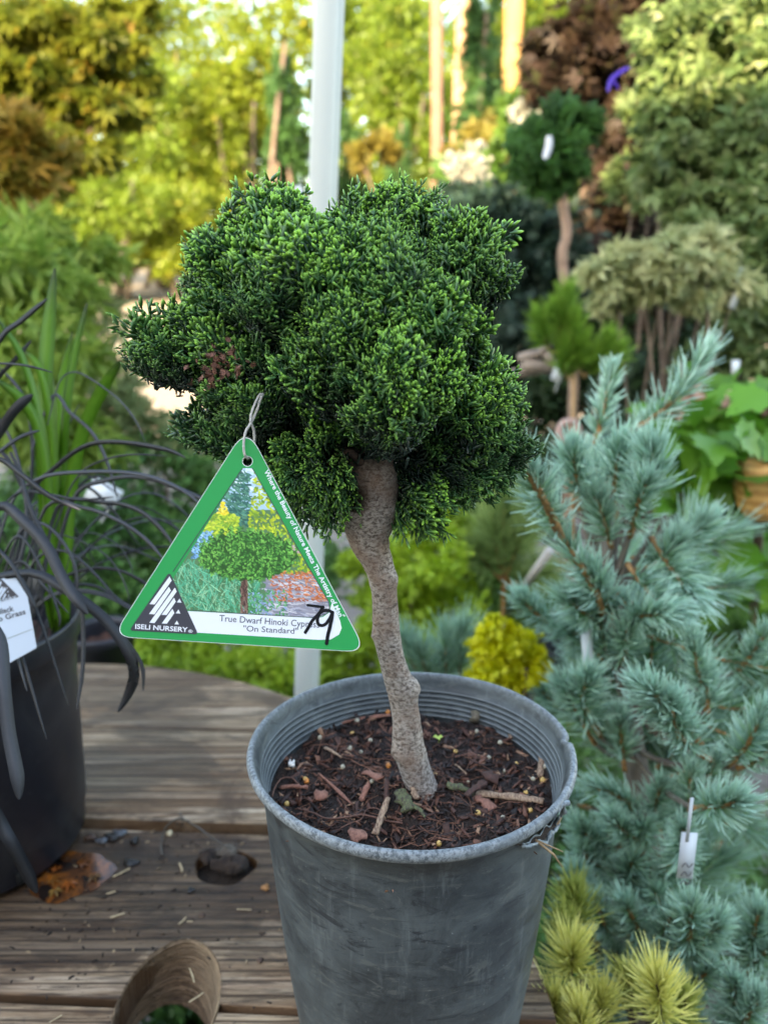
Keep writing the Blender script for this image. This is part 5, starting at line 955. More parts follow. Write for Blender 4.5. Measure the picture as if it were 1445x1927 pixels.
def make_yellow_pine():
    base = np.array([.285, .80, .0]); t = thing("yellow_pine", "yellow tipped dwarf pine low at the right of the grey pot", "pine tree", base); nb, st = MB(), MB()
    for k, (tx, ty, bx, by, zt, zb, nl, y_) in enumerate([(1075, 1790, 1075, 1880, .72, .76, 66, .9), (1235, 1850, 1235, 1960, .68, .74, 74, 1), (1130, 1880, 1140, 1960, .70, .75, 56, .7), (1082, 1690, 1095, 1770, .78, .80, 52, .25), (1060, 1735, 1080, 1800, .76, .80, 46, .3), (1180, 1840, 1190, 1930, .74, .78, 50, .5), (1040, 1880, 1050, 1960, .70, .75, 56, .8), (1090, 1900, 1090, 1980, .68, .74, 50, .9), (1290, 1880, 1270, 1980, .72, .76, 50, .4)]):
        tip, bs = PZ(tx, ty, zt), PZ(bx, by, zb); tuft(nb, st, bs, tip, nl * 1.25 * zt / F, 300, .0016, 700 + k, .45, 1.2, .25, y_, .0028, tint=y_); tube(st, resample([base + [0, 0, .45], (base + [0, 0, .5] + bs) / 2, bs], 8), np.linspace(.006, .003, 8), 6)
    tube(st, [base, base + [0, 0, .46]], [.010, .007], 8); part("needles", nb, YEL, t); part("stems", st, plain("dark_brown_stem", (.09, .06, .04), .8, var=.4, vs=150), t, smooth=True)
make_yellow_pine()

# ---------------------------------------------------------------- shrubs in the middle distance
def plant(name, label, cat, lobes, n, size, kind, mat, seed, stems=3, bark=None, group=None, crown="foliage", foot=None, sr=.006, **kw):
    c = np.mean([l[0] for l in lobes], axis=0); x, y = (c[0], c[1]) if foot is None else foot; z = float(ground_z(x, y)); t = thing(name, label, cat, (x, y, z), group); mb = MB(); cloud(mb, lobes, n, size, kind, seed, **kw); part(crown, mb, mat, t)
    if stems:
        g = rng(seed + 1); st = MB()
        for k in range(max(stems, len(lobes))):
            lc, lr = lobes[k % len(lobes)]; e = np.asarray(lc) + nrm(g.normal(size=3)) * np.asarray(lr) * .55; b = np.array([x, y, z]) + np.array([g.normal() * .02, g.normal() * .02, 0]) * (sr / .006)
            mid = b * .5 + e * .5 + np.array([g.normal() * .05, g.normal() * .05, 0]) * np.linalg.norm(e - b); tube(st, resample([b, mid, e], 12), np.linspace(sr * (1 if k < stems else .7), sr * .35, 12), 7, rough=.06, seed=k)
        part("stems", st, bark or BARKB, t, smooth=True)
    return t
BARKB = barkmat("brown_shrub_bark", (.16, .11, .08), (.08, .055, .04), (.22, .16, .12), 60)
JUN = leafmat("juniper_green", (.05, .15, .04), (.11, .26, .06), (.20, .38, .09), .2, .55); YG = leafmat("yellow_green_frond", (.14, .27, .02), (.36, .52, .04), (.55, .66, .08), .4, .5); LIME = leafmat("lime_frond", (.16, .30, .02), (.34, .52, .03), (.55, .65, .06), .4, .5)
plant("spreading_juniper", "dark green feathery juniper behind the triangular tag", "shrub", [L(470, 1060, 2.0, 150, 120), L(330, 1120, 1.9, 130, 100), L(280, 930, 2.1, 110, 90), L(210, 1080, 1.9, 80, 120), L(560, 1120, 2.1, 90, 90)], 17000, .032, 'spray', JUN, 1, cs=.4, clumps=110, up=.3, sr=.012)
plant("golden_juniper", "low bright yellow green juniper just beyond the table's far edge", "shrub", [L(330, 1255, 1.45, 130, 55), L(500, 1260, 1.45, 130, 60), L(660, 1250, 1.5, 90, 60), L(420, 1330, 1.35, 200, 60)], 13000, .022, 'spray', YG, 2, cs=.3, clumps=120, up=.2, sr=.01)
plant("golden_cypress", "tiny bright yellow cypress globe behind the grey pot's right rim", "shrub", [L(935, 1212, .86, 40, 38), L(985, 1252, .86, 32, 34), L(925, 1262, .86, 36, 32), L(953, 1238, .88, 56, 50)], 5200, .0125, 'spray', leafmat("golden_frond", (.42, .46, .012), (.85, .78, .02), (.9, .85, .05), .25, .5), 3, cs=.25, clumps=70, up=.2, sv=.4)
plant("lime_false_cypress", "upright lime green false cypress directly behind the bare trunk", "shrub", [L(790, 1050, 1.45, 75, 70), L(830, 1150, 1.42, 85, 80), L(740, 1130, 1.45, 80, 90), L(790, 1230, 1.42, 100, 60), L(850, 960, 1.6, 60, 45), L(700, 1040, 1.55, 50, 60)], 9500, .026, 'spray', LIME, 4, cs=.28, clumps=80, up=.2)
plant("mixed_conifer", "medium green conifer between the bare trunk and the blue pine", "shrub", [L(920, 1080, 1.7, 90, 80), L(900, 960, 1.8, 100, 60), L(1000, 1110, 1.75, 60, 60)], 7000, .03, 'spray', leafmat("conifer_green", (.06, .16, .03), (.14, .27, .05), (.24, .38, .08), .25, .5), 5, cs=.35, clumps=60)
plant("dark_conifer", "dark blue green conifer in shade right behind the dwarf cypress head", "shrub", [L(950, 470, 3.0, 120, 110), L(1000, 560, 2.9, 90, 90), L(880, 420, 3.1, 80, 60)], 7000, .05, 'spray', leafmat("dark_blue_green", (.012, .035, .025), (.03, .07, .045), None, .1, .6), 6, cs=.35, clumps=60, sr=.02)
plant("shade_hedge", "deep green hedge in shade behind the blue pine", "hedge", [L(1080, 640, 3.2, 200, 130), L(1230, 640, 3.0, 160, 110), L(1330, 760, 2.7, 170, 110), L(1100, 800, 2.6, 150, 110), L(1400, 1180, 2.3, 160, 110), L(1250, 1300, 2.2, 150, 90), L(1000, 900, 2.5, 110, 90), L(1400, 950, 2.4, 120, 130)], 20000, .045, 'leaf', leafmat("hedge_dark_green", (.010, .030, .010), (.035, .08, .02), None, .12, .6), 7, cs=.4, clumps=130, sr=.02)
GP = leafmat("bright_pine_green", (.06, .17, .02), (.14, .32, .035), (.24, .42, .06), .2, .5)
def pine(name, label, tufts, mat, y, nl, wd, n, stemm, foot, sr=.004, tint=None):
    b = np.array([foot[0], foot[1], float(ground_z(*foot))]); t = thing(name, label, "pine tree", b); nb, st = MB(), MB(); c = np.mean([PY(q[2], q[3], y) for q in tufts], axis=0)
    tube(st, resample([b, (b + c) / 2, c], 12), np.linspace(sr * 2.2, sr, 12), 8)
    for k, (tx, ty, bx, by) in enumerate(tufts):
        tip, bs = PY(tx, ty, y - .03), PY(bx, by, y); tuft(nb, st, bs, tip, nl, n, wd, 1200 + k + int(tx), .2, 1.05, .15, .8, sr * .8, tint); tube(st, resample([c, (c + bs) / 2, bs], 6), sr, 6)
    part("needles", nb, mat, t); part("stems", st, stemm, t, smooth=True)
pine("bright_green_pine", "small bright green pine with tan candles behind the blue pine's top", [(1140, 645, 1120, 700), (1155, 670, 1120, 700), (1125, 670, 1100, 710), (1065, 560, 1062, 620), (1048, 590, 1055, 650), (1015, 605, 1035, 660), (1080, 610, 1070, 670), (1090, 650, 1080, 700), (1060, 660, 1068, 715)], GP, 1.8, .050, .0022, 330, plain("tan_candle", (.45, .28, .14), .7), (.5, 1.85))
pine("light_green_pine", "soft light green pine with long needles behind the bare trunk's right", [(925, 990, 940, 1070), (900, 1040, 940, 1090), (980, 1010, 950, 1090), (950, 950, 950, 1040), (1010, 1080, 960, 1100)], leafmat("light_pine", (.13, .24, .07), (.24, .36, .12), (.34, .45, .16), .2, .5), 1.5, .07, .002, 330, TWIG, (.25, 1.55))
pine("small_blue_pine", "small pale blue green pine peeping over the grey pot's back rim", [(840, 1200, 850, 1300), (790, 1230, 830, 1310), (870, 1190, 870, 1290), (760, 1205, 800, 1290)], BLUE, 1.05, .05, .0016, 260, TWIG, (.08, 1.15), .003)
plant("ground_juniper", "low dark green creeping juniper on the ground below the blue pine", "shrub", [(np.array([.62, 1.35, .12]), (.30, .22, .12)), (np.array([.40, 1.30, .15]), (.25, .2, .14)), (np.array([.50, 1.55, .2]), (.3, .2, .18))], 9000, .028, 'spray', JUN, 93, cs=.35, clumps=90, foot=(.5, 1.4), sr=.005)
pine("deep_green_pine", "dark green fine needled pine at the right edge below the broad leaves", [(1400, 1280, 1420, 1370), (1440, 1300, 1430, 1380), (1360, 1310, 1400, 1380), (1430, 1240, 1430, 1330), (1390, 1190, 1400, 1260)], leafmat("deep_pine", (.05, .13, .03), (.11, .22, .05), None, .15, .5), 1.25, .06, .0016, 420, TWIG, (.62, 1.3))

# second clipped cypress on a bare stem
def second_standard():
    Y = 2.15; g = rng(61); foot = np.array([PY(1075, 700, Y)[0], Y, 0]); t = thing("clipped_cypress_standard", "round dark green cypress head on a slim bare trunk, blurred at the right", "potted tree", foot)
    temps = [gen_spray(rng(300 + i), True) for i in range(3)]; mb = MB(); lobes = [L(1045, 285, Y, 66, 76), L(1000, 260, Y, 36, 40), L(1100, 235, Y, 32, 42), L(1050, 215, Y, 44, 30), L(1040, 350, Y, 48, 24), L(990, 320, Y, 28, 28)]
    hinoki_pads(crown_pads(lobes, g, .042, 4000, bright=.25), g, temps, mb, .075, 4); hinoki_pads(crown_pads([(c, np.asarray(r) * .7) for c, r in lobes], g, .06, 1500, bright=.1), g, temps[:1], mb, .08, 3)
    part("crown", mb, leafmat("second_cypress_scales", (.014, .07, .012), (.045, .17, .022), (.16, .42, .04), .15, .45), t, smooth=True)
    P = [PY(1050, 330, Y), PY(1062, 400, Y), PY(1066, 440, Y), PY(1058, 480, Y), PY(1063, 540, Y), PY(1070, 640, Y), PY(1078, 760, Y)]; P.append(np.array([foot[0] + .01, Y, .28])); mb = MB(); tube(mb, resample(P, 40), .0135, 12, rough=.05); part("trunk", mb, plain("pale_tan_bark", (.38, .25, .18), .8, var=.4, vs=25, bmp=.6, bs=60, bd=.004), t, smooth=True)
    mb = MB(); lathe(mb, [(.10, 0), (.125, .27), (.132, .275), (.132, .295), (.122, .295), (.115, .25), (.01, .25)], foot, 40); part("pot", mb, plain("far_black_pot", (.015, .016, .02), .45), t, smooth=True)
    mb = MB(); a = PY(1033, 255, Y - .17); b = PY(1024, 300, Y - .17); blades(mb, [[a, (a + b) / 2 + [.004, 0, 0], b]], [.018], 8, .05); single("hanging_label", mb, plain("pale_label", (.62, .66, .72), .4), "thin white label strip hanging in the blurred cypress head", "plant label", a)
    mb = MB(); P = [PY(x, y, Y - .1) for x, y in ((1143, 172), (1150, 150), (1165, 138), (1185, 126))]; blades(mb, [P, [P[1], P[1] + [.01, 0, -.01], P[1] + [.018, 0, -.02]]], [.011, .009], 12, .1); single("purple_ribbon", mb, plain("purple_plastic_ribbon", (.06, .02, .40), .4), "purple ribbon tied above the blurred cypress head", "ribbon", P[0])
second_standard()

# maples and the big variegated shrub at the right
REDM = leafmat("brown_maple_leaves", (.025, .016, .012), (.055, .030, .020), (.075, .06, .022), .3, .6, (.05, .075, .02)); VAR = leafmat("cream_green_leaves", (.05, .12, .035), (.20, .29, .09), (.34, .40, .17), .4, .5, (.46, .50, .26))
plant("brown_leaved_maple", "brownish red leaved maple behind the blurred cypress head", "maple", [L(1140, 70, 3.6, 120, 100), L(1160, 180, 3.4, 130, 90), L(1240, 120, 3.5, 110, 130), L(1220, 330, 3.3, 110, 130), L(1160, 440, 3.2, 100, 90), L(1180, 560, 3.1, 120, 80), L(1280, 560, 3.0, 90, 90), L(1250, 250, 3.3, 120, 120)], 15000, .060, 'maple', REDM, 11, cs=.35, clumps=90, droop=.3, up=.9, sr=.03)
plant("variegated_shrub", "tall loose shrub with pale cream and green leaves filling the upper right", "shrub", [L(1390, 40, 2.6, 150, 90), L(1300, 110, 2.5, 100, 80), L(1430, 160, 2.5, 110, 90), L(1290, 220, 2.4, 90, 70), L(1390, 260, 2.4, 110, 80), L(1320, 330, 2.4, 110, 60), L(1420, 370, 2.3, 90, 80), L(1350, 420, 2.3, 110, 50), L(1430, 500, 2.2, 80, 70), L(1370, 580, 2.2, 80, 50), L(1420, 660, 2.2, 80, 50), L(1320, 690, 2.3, 50, 40), L(1220, 210, 2.7, 50, 40), L(1200, 330, 2.7, 46, 50), L(1230, 60, 2.8, 50, 30)], 10000, .040, 'pair', VAR, 12, cs=.22, clumps=520, droop=.35, up=.8, sr=.010, sv=.45)
plant("variegated_shrub", "cream leaved branch reaching left below the blurred cypress head's right", "shrub", [L(1190, 500, 1.9, 70, 26), L(1260, 480, 1.9, 60, 34), L(1140, 520, 1.85, 34, 20), L(1310, 530, 1.95, 50, 40), L(1150, 560, 1.9, 26, 22), L(1225, 540, 1.9, 45, 20), L(1300, 470, 2.0, 60, 30), L(1350, 540, 2.0, 70, 34)], 3000, .040, 'maple', leafmat("pale_cream_leaves", (.30, .38, .16), (.58, .58, .30), (.68, .66, .38), .35, .5), 13, cs=.28, clumps=120, droop=.45, up=.9, foot=(.75, 2.0), sr=.008)
OAK = leafmat("oak_leaf_green", (.045, .17, .018), (.13, .36, .03), (.30, .45, .05), .4, .4, (.07, .2, .02))
def broadleaf():
    t = thing("broad_leaved_hydrangea", "broad lobed bright green leaves with fading pink flowers at the right edge", "shrub", (.85, 1.7, 0)); g = rng(71); mb = MB()
    P = []; 
    for (x, y, yy, rx, ry, n) in ((1330, 820, 1.55, 90, 60, 90), (1420, 850, 1.55, 80, 90, 90), (1340, 920, 1.6, 70, 60, 50), (1400, 760, 1.7, 90, 50, 60), (1350, 1030, 1.75, 80, 60, 60), (1420, 1090, 1.7, 70, 80, 70), (1340, 1150, 1.8, 90, 50, 50), (1250, 790, 1.7, 40, 50, 26)):
        for _ in range(n): P.append(PY(x + g.normal() * rx * .55, y + g.normal() * ry * .55, yy + g.normal() * .09))
    P = np.array(P); n = len(P); Y = nrm(g.normal(size=(n, 3)) * np.array([1, .6, .4]) + np.array([0, -.6, -.55])); Zh = nrm(g.normal(size=(n, 3)) * .35 + np.array([0, -.35, 1.])); scatter(mb, P, Y, Zh, .085 * g.uniform(.5, 1.25, n), 'oak', g.random(n), .4 * g.random(n), g.random(n) ** 2); part("foliage", mb, OAK, t)
    pk = leafmat("faded_pink_petals", (.50, .20, .16), (.62, .45, .36), None, .3, .6)
    for cx, cy, sx, sy, n in ((1300, 750, 9, 9, 40), (1385, 765, 12, 9, 40), (1262, 772, 9, 8, 30), (1440, 770, 6, 14, 30)):
        mb = MB(); P = np.array([PY(cx + g.normal() * sx, cy + g.normal() * sy, 1.5) for _ in range(n)]); scatter(mb, P, nrm(g.normal(size=(n, 3))), nrm(g.normal(size=(n, 3))), .018, 'round', g.random(n)); part("flower_cluster", mb, pk, t, "fading pink and cream flower cluster")
    n = len(P)
    mb = MB(); st = [np.array([.85, 1.7, 0])] 
    for k in range(9): e = P[g.integers(n)] if k < 3 else PY(1340 + g.normal() * 40, 900 + g.normal() * 110, 1.65); tube(mb, resample([st[0] + g.normal(size=3) * .02 * [1, 1, 0], (st[0] + e) / 2 + [.02, 0, 0], e], 10), .005, 6)
    part("stems", mb, BARKB, t, smooth=True)
broadleaf()
def wood_post():
    c = PY(1442, 905, 1.42); r = 56 * depth(c) / F; t = thing("sawn_log", "orange brown round sawn log end at the right edge among broad leaves", "log", (c[0], c[1], c[2] - r * 1.4)); m, tt, b, out = newmat("sawn_orange_wood"); v = coords(tt, (1, 1, 1)); wv = N(tt, "TexWave", wave_type='BANDS', bands_direction='Z'); wv.inputs["Scale"].default_value = 16; wv.inputs["Distortion"].default_value = 6; wv.inputs["Detail"].default_value = 3; tt.links.new(v, wv.inputs[0]); tt.links.new(mixc(tt, wv.outputs["Fac"], (.42, .20, .055), (.62, .36, .12)), b.inputs["Base Color"]); b.inputs["Roughness"].default_value = .6
    mb = MB(); lathe(mb, [(.001, r * .75), (r * .9, r * .75), (r, r * .68), (r * 1.0, -r * .3), (r * .82, -r * .95), (r * .5, -r * 1.3), (r * .01, -r * 1.4)], c, 40); part("body", mb, m, t, smooth=False)
wood_post()
# logs, roll, tiny labels, pots
def cut_log(label, px, py, y, rpx, lpx, ang, m, name="cut_branch", cat="branch", hollow=False):
    c = PY(px, py, y); d = depth(c); r, l = rpx * d / F, lpx * d / F; dv = np.array([math.cos(ang), .25, math.sin(ang)]); mb = MB(); tube(mb, [c - dv * l / 2, c, c + dv * l / 2], [r, r * 1.05, r * .9], 14, rough=.06, seed=int(px)); return single(name, mb, m, label, cat, c, smooth=False)
GL = plain("pale_grey_wood", (.32, .26, .21), .8, var=.5, vs=30, bmp=.5, bs=60, bd=.003)
for k, (x, y, r, l, a) in enumerate([(1005, 668, 9, 60, .2), (1015, 690, 11, 70, -.1), (1030, 650, 7, 50, .8), (990, 700, 9, 56, .1), (1040, 680, 8, 44, -.6)]):
    cut_log(["pale cut branch on the small wood pile, top", "thick grey branch across the small wood pile", "thin upright branch leaning on the small wood pile", "lowest grey branch of the small wood pile", "slanting branch at the wood pile's right end"][k], x, y, 2.3, r, l, a, GL)
for k, (x, y, y_, w_, h_, an, lab) in enumerate([(1050, 700, 2.2, 20, 34, .3, "small white label beside the wood pile"), (1383, 692, 1.9, 15, 28, 0, "small white label below the cream leaved shrub"), (1385, 556, 1.95, 13, 50, .35, "slim grey white label hanging in the cream leaved shrub"), (1106, 1235, .80, 20, 95, -.12, "long white stake label behind the blue pine"), (1292, 1610, .575, 30, 92, .06, "white stake label with small dark writing under the blue pine"), (566, 378, 2.6, 12, 55, -.2, "pale bluish label hanging left of the white post"), (196, 930, 1.25, 60, 44, .5, "pale blue white label lying behind the black grass"), (1120, 1180, 1.3, 26, 20, .3, "small pale label behind the blue pine's left tufts"), (1068, 1000, 1.5, 1, 1, 0, "")]):
    if not lab: continue
    c = PY(x, y, y_); d = depth(c); mb = MB(); R = np.array(Matrix.Rotation(an, 3, 'Y')) @ np.array(Matrix.Rotation(-.15, 3, 'X')); box(mb, c, (w_ * d / F, .0012, h_ * d / F), R)
    t = thing("plant_label", lab, "plant label", c); part("card", mb, plain("label_white_plastic", (.60, .66, .70), .4), t)
    mb = MB(); box(mb, c + np.array([0, .004, (-1 if k in (0, 1, 6, 7) else 1) * (h_ * d / F * .5 + .012)]), (.0022 + .05 * w_ * d / F, .001, .04), R); part("stem", mb, plain("label_stem", (.5, .55, .56), .5), t)
    if k == 4:
        for q in range(3): 
            mb = MB(); tube(mb, resample([c + R @ np.array([-.004 + .003 * i, -.0016, .002 + .004 * (i % 2) - .012 - q * .008]) for i in range(4)], 14), .00045, 5); part("pencil_mark", mb, plain("pencil_grey", (.12, .12, .13), .6), t)
def simple_pot(label, px, py, y, rpx, hpx, col, soilc=(.10, .045, .03), name="plant_pot"):
    c = PY(px, py, y); d = depth(c); r, h = rpx * d / F, hpx * d / F; z0 = c[2] - h; t = thing(name, label, "plant pot", (c[0], c[1], z0)); mb = MB(); lathe(mb, [(r * .78, -h), (r * .95, -.02), (r, -.02), (r * 1.03, 0), (r * .97, .003), (r * .93, -.01), (r * .88, -h * .3)], c, 56); part("body", mb, plain("dark_plastic_pot", col, .4, var=.3, vs=20), t, smooth=True)
    mb = MB(); g = rng(int(px)); n = 14; rr = np.linspace(0, r * .9, n); a = np.linspace(0, 6.283, 40, endpoint=False); X, Y = c[0] + rr[:, None] * np.cos(a), c[1] + rr[:, None] * np.sin(a); Z = np.full(X.shape, c[2] - h * .18) + g.normal(size=X.shape) * .003; i, j = np.meshgrid(np.arange(n - 1), np.arange(40), indexing='ij'); j2 = (j + 1) % 40
    mb.add(np.stack([X, Y, Z], -1), np.stack([i * 40 + j, (i + 1) * 40 + j, (i + 1) * 40 + j2, i * 40 + j2], -1)); part("soil", mb, plain("reddish_bark_soil", soilc, .9, var=.6, vs=80, bmp=1, bs=120, bd=.004), t); return t
simple_pot("black pot of reddish soil standing on the ground beyond the table's left edge", 190, 1185, 1.30, 62, 210, (.02, .022, .03))
simple_pot("black plant pot in shade between the blue pine and the broad leaves", 1270, 1245, 1.25, 85, 240, (.012, .013, .018))
simple_pot("empty black pot behind the white post", 600, 1065, 2.4, 24, 90, (.02, .022, .026))
simple_pot("green plastic pot behind the white stake label", 1250, 1610, 1.02, 44, 120, (.01, .14, .09))
mb = MB(); c = PY(1070, 812, 1.75); a = np.linspace(0, 6.283, 25); ring = [c + np.array([math.cos(q) * .022, .004 * math.sin(q), math.sin(q) * .022]) for q in a[:-1]]; tube(mb, ring + [ring[0]], .008, 8); single("cardboard_ring", mb, plain("pinkish_cardboard", (.42, .28, .24), .8), "small pinkish tube end above the blue pine's left tufts", "tube", c, smooth=True)
mb = MB(); tube(mb, [PY(985, 1105, 1.35), PY(1035, 1035, 1.3)], [.007, .0085], 10); single("grey_stake", mb, plain("grey_stake_wood", (.35, .33, .30), .7), "grey stake leaning left behind the blue pine", "stake", PY(985, 1105, 1.35), smooth=True)
# white flower panicles
HYD = leafmat("cream_flower", (.34, .34, .28), (.46, .46, .40), None, .3, .6)
plant("panicle_hydrangea", "green shrub with white flower heads around the blurred cypress", "shrub", [L(890, 350, 5.0, 50, 50), L(1000, 250, 5.0, 60, 60), L(1140, 330, 4.8, 60, 60)], 2600, .10, 'leaf', leafmat("hydrangea_leaf", (.05, .12, .02), (.12, .22, .04), None, .3, .5), 15, sr=.02)
for k, (x, y, rx, ry, lab) in enumerate([(882, 315, 30, 26, "white flower head left of the blurred cypress, above the dwarf cypress"), (990, 212, 20, 20, "white flower head at the upper left of the blurred cypress"), (1150, 350, 30, 26, "white flower head at the lower right of the blurred cypress"), (1150, 272, 16, 14, "small white flower head at the right of the blurred cypress")]):
    mb = MB(); cloud(mb, [L(x, y, 4.5, rx, ry)], 700, .032, 'round', 40 + k, clumps=12, cs=.5, up=0); c = PY(x, y, 4.5); single("flower_head", mb, HYD, lab, "flower head", c)

# left side
MAPL = leafmat("orange_green_maple", (.075, .12, .015), (.20, .24, .03), (.32, .27, .03), .55, .5, (.30, .17, .03)); LIT = leafmat("fresh_green_leaves", (.12, .24, .03), (.30, .44, .07), (.48, .56, .14), .5, .5)
plant("japanese_maple", "olive and orange leaved maple overhanging the upper left corner", "maple", [L(60, 40, 3.6, 120, 40), L(190, 90, 3.6, 90, 30), L(50, 150, 3.5, 90, 36), L(170, 200, 3.6, 100, 32), L(40, 250, 3.4, 70, 40), L(130, 290, 3.5, 90, 26), L(50, 340, 3.4, 70, 36), L(240, 30, 3.7, 80, 24), L(230, 150, 3.7, 70, 22)], 4600, .060, 'maple', MAPL, 16, cs=.26, clumps=260, droop=.3, up=.9, sr=.02, foot=(-2.6, 3.7))
plant("orange_maple", "small orange tipped maple branch at the far left edge", "maple", [L(20, 240, 2.3, 70, 26), L(70, 280, 2.3, 60, 20), L(20, 330, 2.3, 60, 30)], 600, .06, 'maple', leafmat("orange_leaves", (.20, .20, .03), (.42, .26, .04), (.5, .20, .03), .45, .5), 17, cs=.4, foot=(-1.4, 2.2))
plant("leafy_bamboo", "light green narrow leaved shrub at the left above the black grass", "shrub", [L(30, 520, 1.9, 80, 60), L(120, 560, 2.1, 60, 40), L(50, 640, 1.8, 90, 60), L(140, 690, 2.0, 50, 40), L(20, 760, 1.7, 80, 60), L(120, 820, 1.9, 80, 50), L(40, 440, 2.2, 70, 44), L(150, 480, 2.3, 60, 30)], 4600, .055, 'narrow', LIT, 18, cs=.5, clumps=150, droop=.4, up=.6, sr=.006)
plant("wispy_shrub", "wispy pale variegated shrub in front of the gravel, left of the dwarf cypress", "shrub", [L(190, 600, 2.4, 40, 40), L(210, 700, 2.3, 50, 40), L(180, 760, 2.2, 60, 50), L(250, 800, 2.2, 60, 40), L(330, 840, 2.2, 70, 34)], 1900, .05, 'narrow', leafmat("pale_variegated", (.18, .26, .10), (.40, .44, .20), None, .4, .5), 19, cs=.55, clumps=120, droop=.2, up=.3, sr=.004)
plant("boxy_green_shrub", "fine textured mid green shrub behind the black grass", "shrub", [L(60, 980, 1.75, 100, 90), L(160, 950, 1.9, 70, 60)], 5000, .028, 'spray', leafmat("mid_green", (.06, .17, .05), (.14, .30, .08), None, .2, .5), 20, cs=.35, clumps=60)

# columns, posts and sunlit trunks further off
COLM = leafmat("arborvitae_green", (.015, .06, .015), (.04, .11, .025), (.07, .16, .03), .15, .6)
def column(label, px, top, bot, y, wpx, seed):
    c = PY(px, (top + bot) / 2, y); d = depth(c); h = (bot - top) * d / F / 2; r = wpx / 2 * d / F; lobes = [(c + np.array([0, 0, h * k]), (r * s, r * s, h * .42)) for k, s in ((-.8, 1), (-.4, 1), (0, .85), (.4, .62), (.72, .36))]; x, yy = c[0], c[1]
    lobes.append((np.array([x, yy, (c[2] - h + float(ground_z(x, yy))) / 2]), (r, r, max(.1, (c[2] - h - float(ground_z(x, yy))) * .6)))); plant("arborvitae", label, "conifer", lobes, 5200, .10, 'spray', COLM, seed, stems=1, foot=(x, yy), crown="crown", sr=.05, cs=.35, clumps=80, fill=.1)
column("slim dark green columnar conifer left of the white post", 540, 90, 430, 8.0, 84, 51); column("dark green columnar conifer just right of the white post", 655, 240, 430, 9.5, 60, 52); column("tall dark green columnar conifer between the two sunlit trunks", 908, -60, 330, 9.0, 88, 53); column("short dark conifer behind the dwarf cypress top", 752, 230, 430, 11.0, 50, 54)
def trunk(name, label, cat, px0, py1, px1, y, wt, wb, m, seed):
    b = PY(px1, py1, y); tp = PY(px0, 0, y); d = tp - b; g0 = float(ground_z(b[0], y)); foot = b - d * (b[2] - g0) / d[2]; T = tp + d * .9; t = thing(name, label, cat, foot); dd = depth(tp); mb = MB(); n = 26
    tube(mb, resample([foot, b, tp, T], n), np.interp(np.linspace(0, 1, n), [0, .4, 1], [wb / 2 * dd / F * 1.05, wb / 2 * dd / F, wt / 2 * dd / F]), 14, rough=.05, seed=seed); part("trunk", mb, m, t, smooth=True)
    g = rng(seed); st = MB(); tops = []
    for k in range(7): a = T - d * g.uniform(0, .35); th = g.uniform(0, 6.28); e = a + np.array([math.cos(th) * 1.4, math.sin(th) * 1.4, .9]) * (y / 14); tube(st, resample([a, (a + e) / 2 + [0, 0, -.1], e], 8), np.linspace(.05, .02, 8), 7); tops.append((e, (.8 * y / 14, .8 * y / 14, .5 * y / 14)))
    part("limb", st, m, t, smooth=True); cm = MB(); cloud(cm, tops, 1500, .16, 'leaf', seed, cs=.5); part("crown", cm, TREEA, t)
TREEA = leafmat("sunlit_leaves_a", (.07, .13, .012), (.18, .25, .02), (.27, .29, .03), .45, .5, (.26, .21, .03)); TREEB = leafmat("sunlit_leaves_b", (.045, .10, .012), (.14, .23, .02), (.24, .30, .03), .45, .5, (.17, .18, .03)); TREEC = leafmat("sunlit_leaves_c", (.02, .05, .01), (.06, .11, .015), (.14, .18, .03), .35, .5)
trunk("slender_tree", "slender straight brown trunk rising behind the dwarf cypress top", "tree", 822, 372, 822, 7.0, 20, 25, plain("brown_bark_far", (.24, .13, .09), .85, var=.3, vs=10), 61)
trunk("pine_tree", "pinkish sunlit tree trunk right of the slender brown one", "tree", 874, 290, 860, 13.5, 35, 26, barkmat("pink_sunlit_bark", (.40, .24, .14), (.30, .17, .10), (.44, .28, .18), 6, .3, .6, .03), 62)
trunk("pine_tree", "golden orange sunlit trunk above the blurred cypress", "tree", 967, 245, 958, 12.5, 44, 32, barkmat("orange_sunlit_bark", (.42, .23, .08), (.31, .16, .05), (.48, .29, .12), 6, .3, .6, .03), 63)
plant("low_golden_shrub", "orange and yellow leaved shrub left of the blurred cypress", "shrub", [L(925, 240, 7.0, 30, 30), L(930, 300, 6.5, 45, 40), L(860, 330, 7, 50, 40), L(700, 290, 9, 40, 30), L(960, 340, 6.5, 40, 30)], 3200, .11, 'leaf', leafmat("orange_yellow_leaves", (.14, .12, .03), (.28, .20, .04), (.20, .22, .04), .4, .5), 64, sr=.03)
# the belt of trees beyond the gravel
spec = [(-60, 22, 200, 180, 230, TREEA), (110, 20, 260, 200, 210, TREEB), (300, 23, 130, 150, 230, TREEA), (420, 25, 330, 130, 130, TREEC), (470, 21, 130, 130, 170, TREEA), (640, 24, 90, 150, 210, TREEB), (760, 20, 180, 120, 190, TREEB), (900, 26, 110, 150, 190, TREEB), (1040, 18, 110, 120, 160, TREEB), (1180, 22, 60, 150, 180, TREEA), (1330, 20, 160, 170, 240, TREEC), (200, 19, 400, 130, 90, TREEB), (370, 19, 430, 120, 75, TREEA), (540, 20, 420, 120, 90, TREEB), (700, 19, 400, 110, 80, TREEB), (820, 18, 430, 110, 80, TREEC), (60, 18, 430, 130, 90, TREEB), (1000, 17, 420, 120, 120, TREEC)]
spec = [(a, b, c, d * 1.15, e * 1.15, f) for a, b, c, d, e, f in spec]
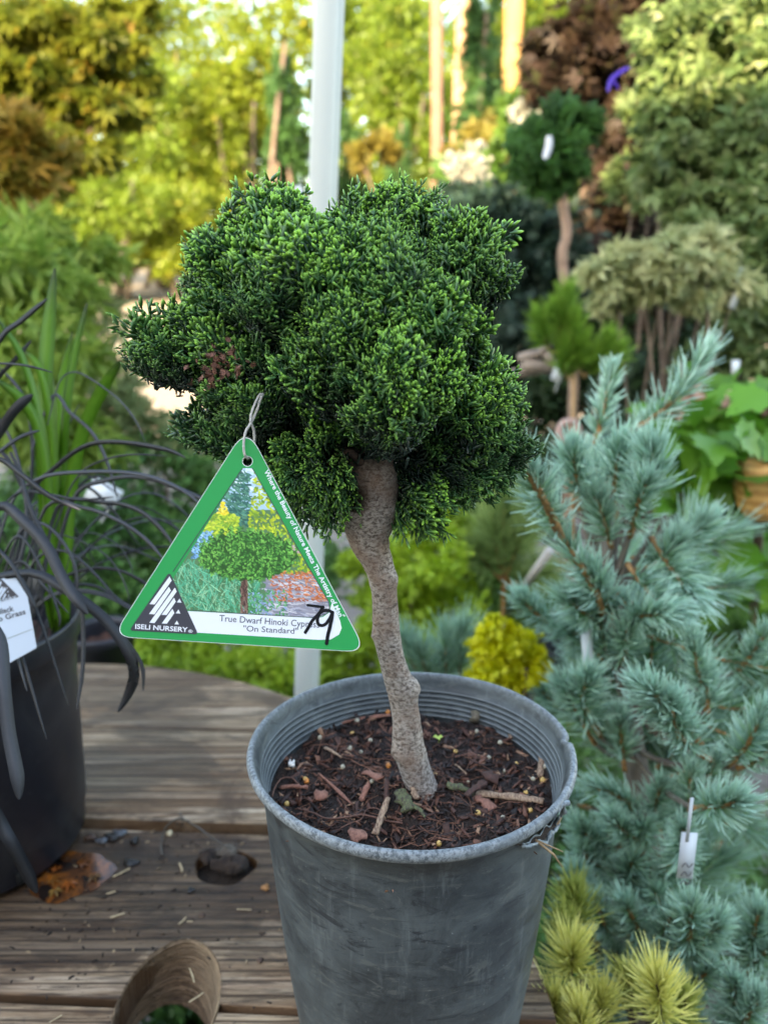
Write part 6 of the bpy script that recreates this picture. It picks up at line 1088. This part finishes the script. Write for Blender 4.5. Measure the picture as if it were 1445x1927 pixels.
labs = ["yellow green tree at the far left of the tree belt", "broad green tree behind the left maple", "tall yellow leaved tree left of the white post, with sky gaps", "darker round tree low behind the gravel's far end", "tall yellow green tree directly left of the white post", "tall green tree directly right of the white post", "bright green tree behind the slender brown trunk", "green tree behind the two sunlit trunks", "yellow green tree behind the blurred cypress", "tall yellow tree behind the brown maple", "dark tree behind the cream leaved shrub", "low lime tree at the left beyond the gravel", "low golden bush line beyond the bright gravel", "low green bush left of the white post's middle", "low green bush right of the white post's middle", "low dark bush behind the slender brown trunk", "low green bush at the far left beyond the gravel", "dark low thicket behind the blurred cypress trunk"]
for k, ((px, y, py, rx, ry, m), lab) in enumerate(zip(spec, labs)):
    g = rng(400 + k); low = k > 10; lobes = []
    for q in range(9 if not low else 6):
        a = g.uniform(0, 6.28); rr = g.uniform(.2, .75); s = g.uniform(.35, .55); lobes.append(L(px + math.cos(a) * rx * rr, py + math.sin(a) * ry * rr, y + g.normal() * .8, rx * s, ry * s))
    plant("broadleaf_tree", lab, "tree", lobes, 12000 if not low else 10000, .145 if not low else .125, 'leaf', m, 420 + k, stems=1 if not low else 2, bark=barkmat("far_bark", (.06, .05, .035), (.035, .028, .02), (.08, .065, .05), 8), crown="crown", foot=(PY(px, py, y)[0], y), sr=.12, cs=.34, clumps=120, up=.2)

plant("weed_clump", "dark green weeds glimpsed through the table's bored hole", "weed", [(np.array([-.33, 1.06, .10]), (.22, .20, .09)), (np.array([-.25, .98, .12]), (.14, .12, .08))], 5200, .035, 'leaf', COLM, 88, foot=(-.32, 1.04), sr=.002)
mb = MB(); g = rng(99); lob = []
for k in range(26): lob.append((np.array([-34 + k * 2.8 + g.normal(), 38 + g.normal() * 2, 4.5 + g.normal() * 1.0]), (3.2, 2.0, 3.6)))
for k in range(26): lob.append((np.array([-34 + k * 2.8 + g.normal(), 38 + g.normal() * 2, 10 + g.normal() * 1.4]), (2.9, 2.0, 2.8)))
cloud(mb, lob, 42000, .42, 'leaf', 99, cs=.5, clumps=700, up=.2); o = single("far_wood", mb, TREEB, "continuous sunlit wood closing the view behind all other trees", "wood", (0, 38, 2)); o["kind"] = "stuff"
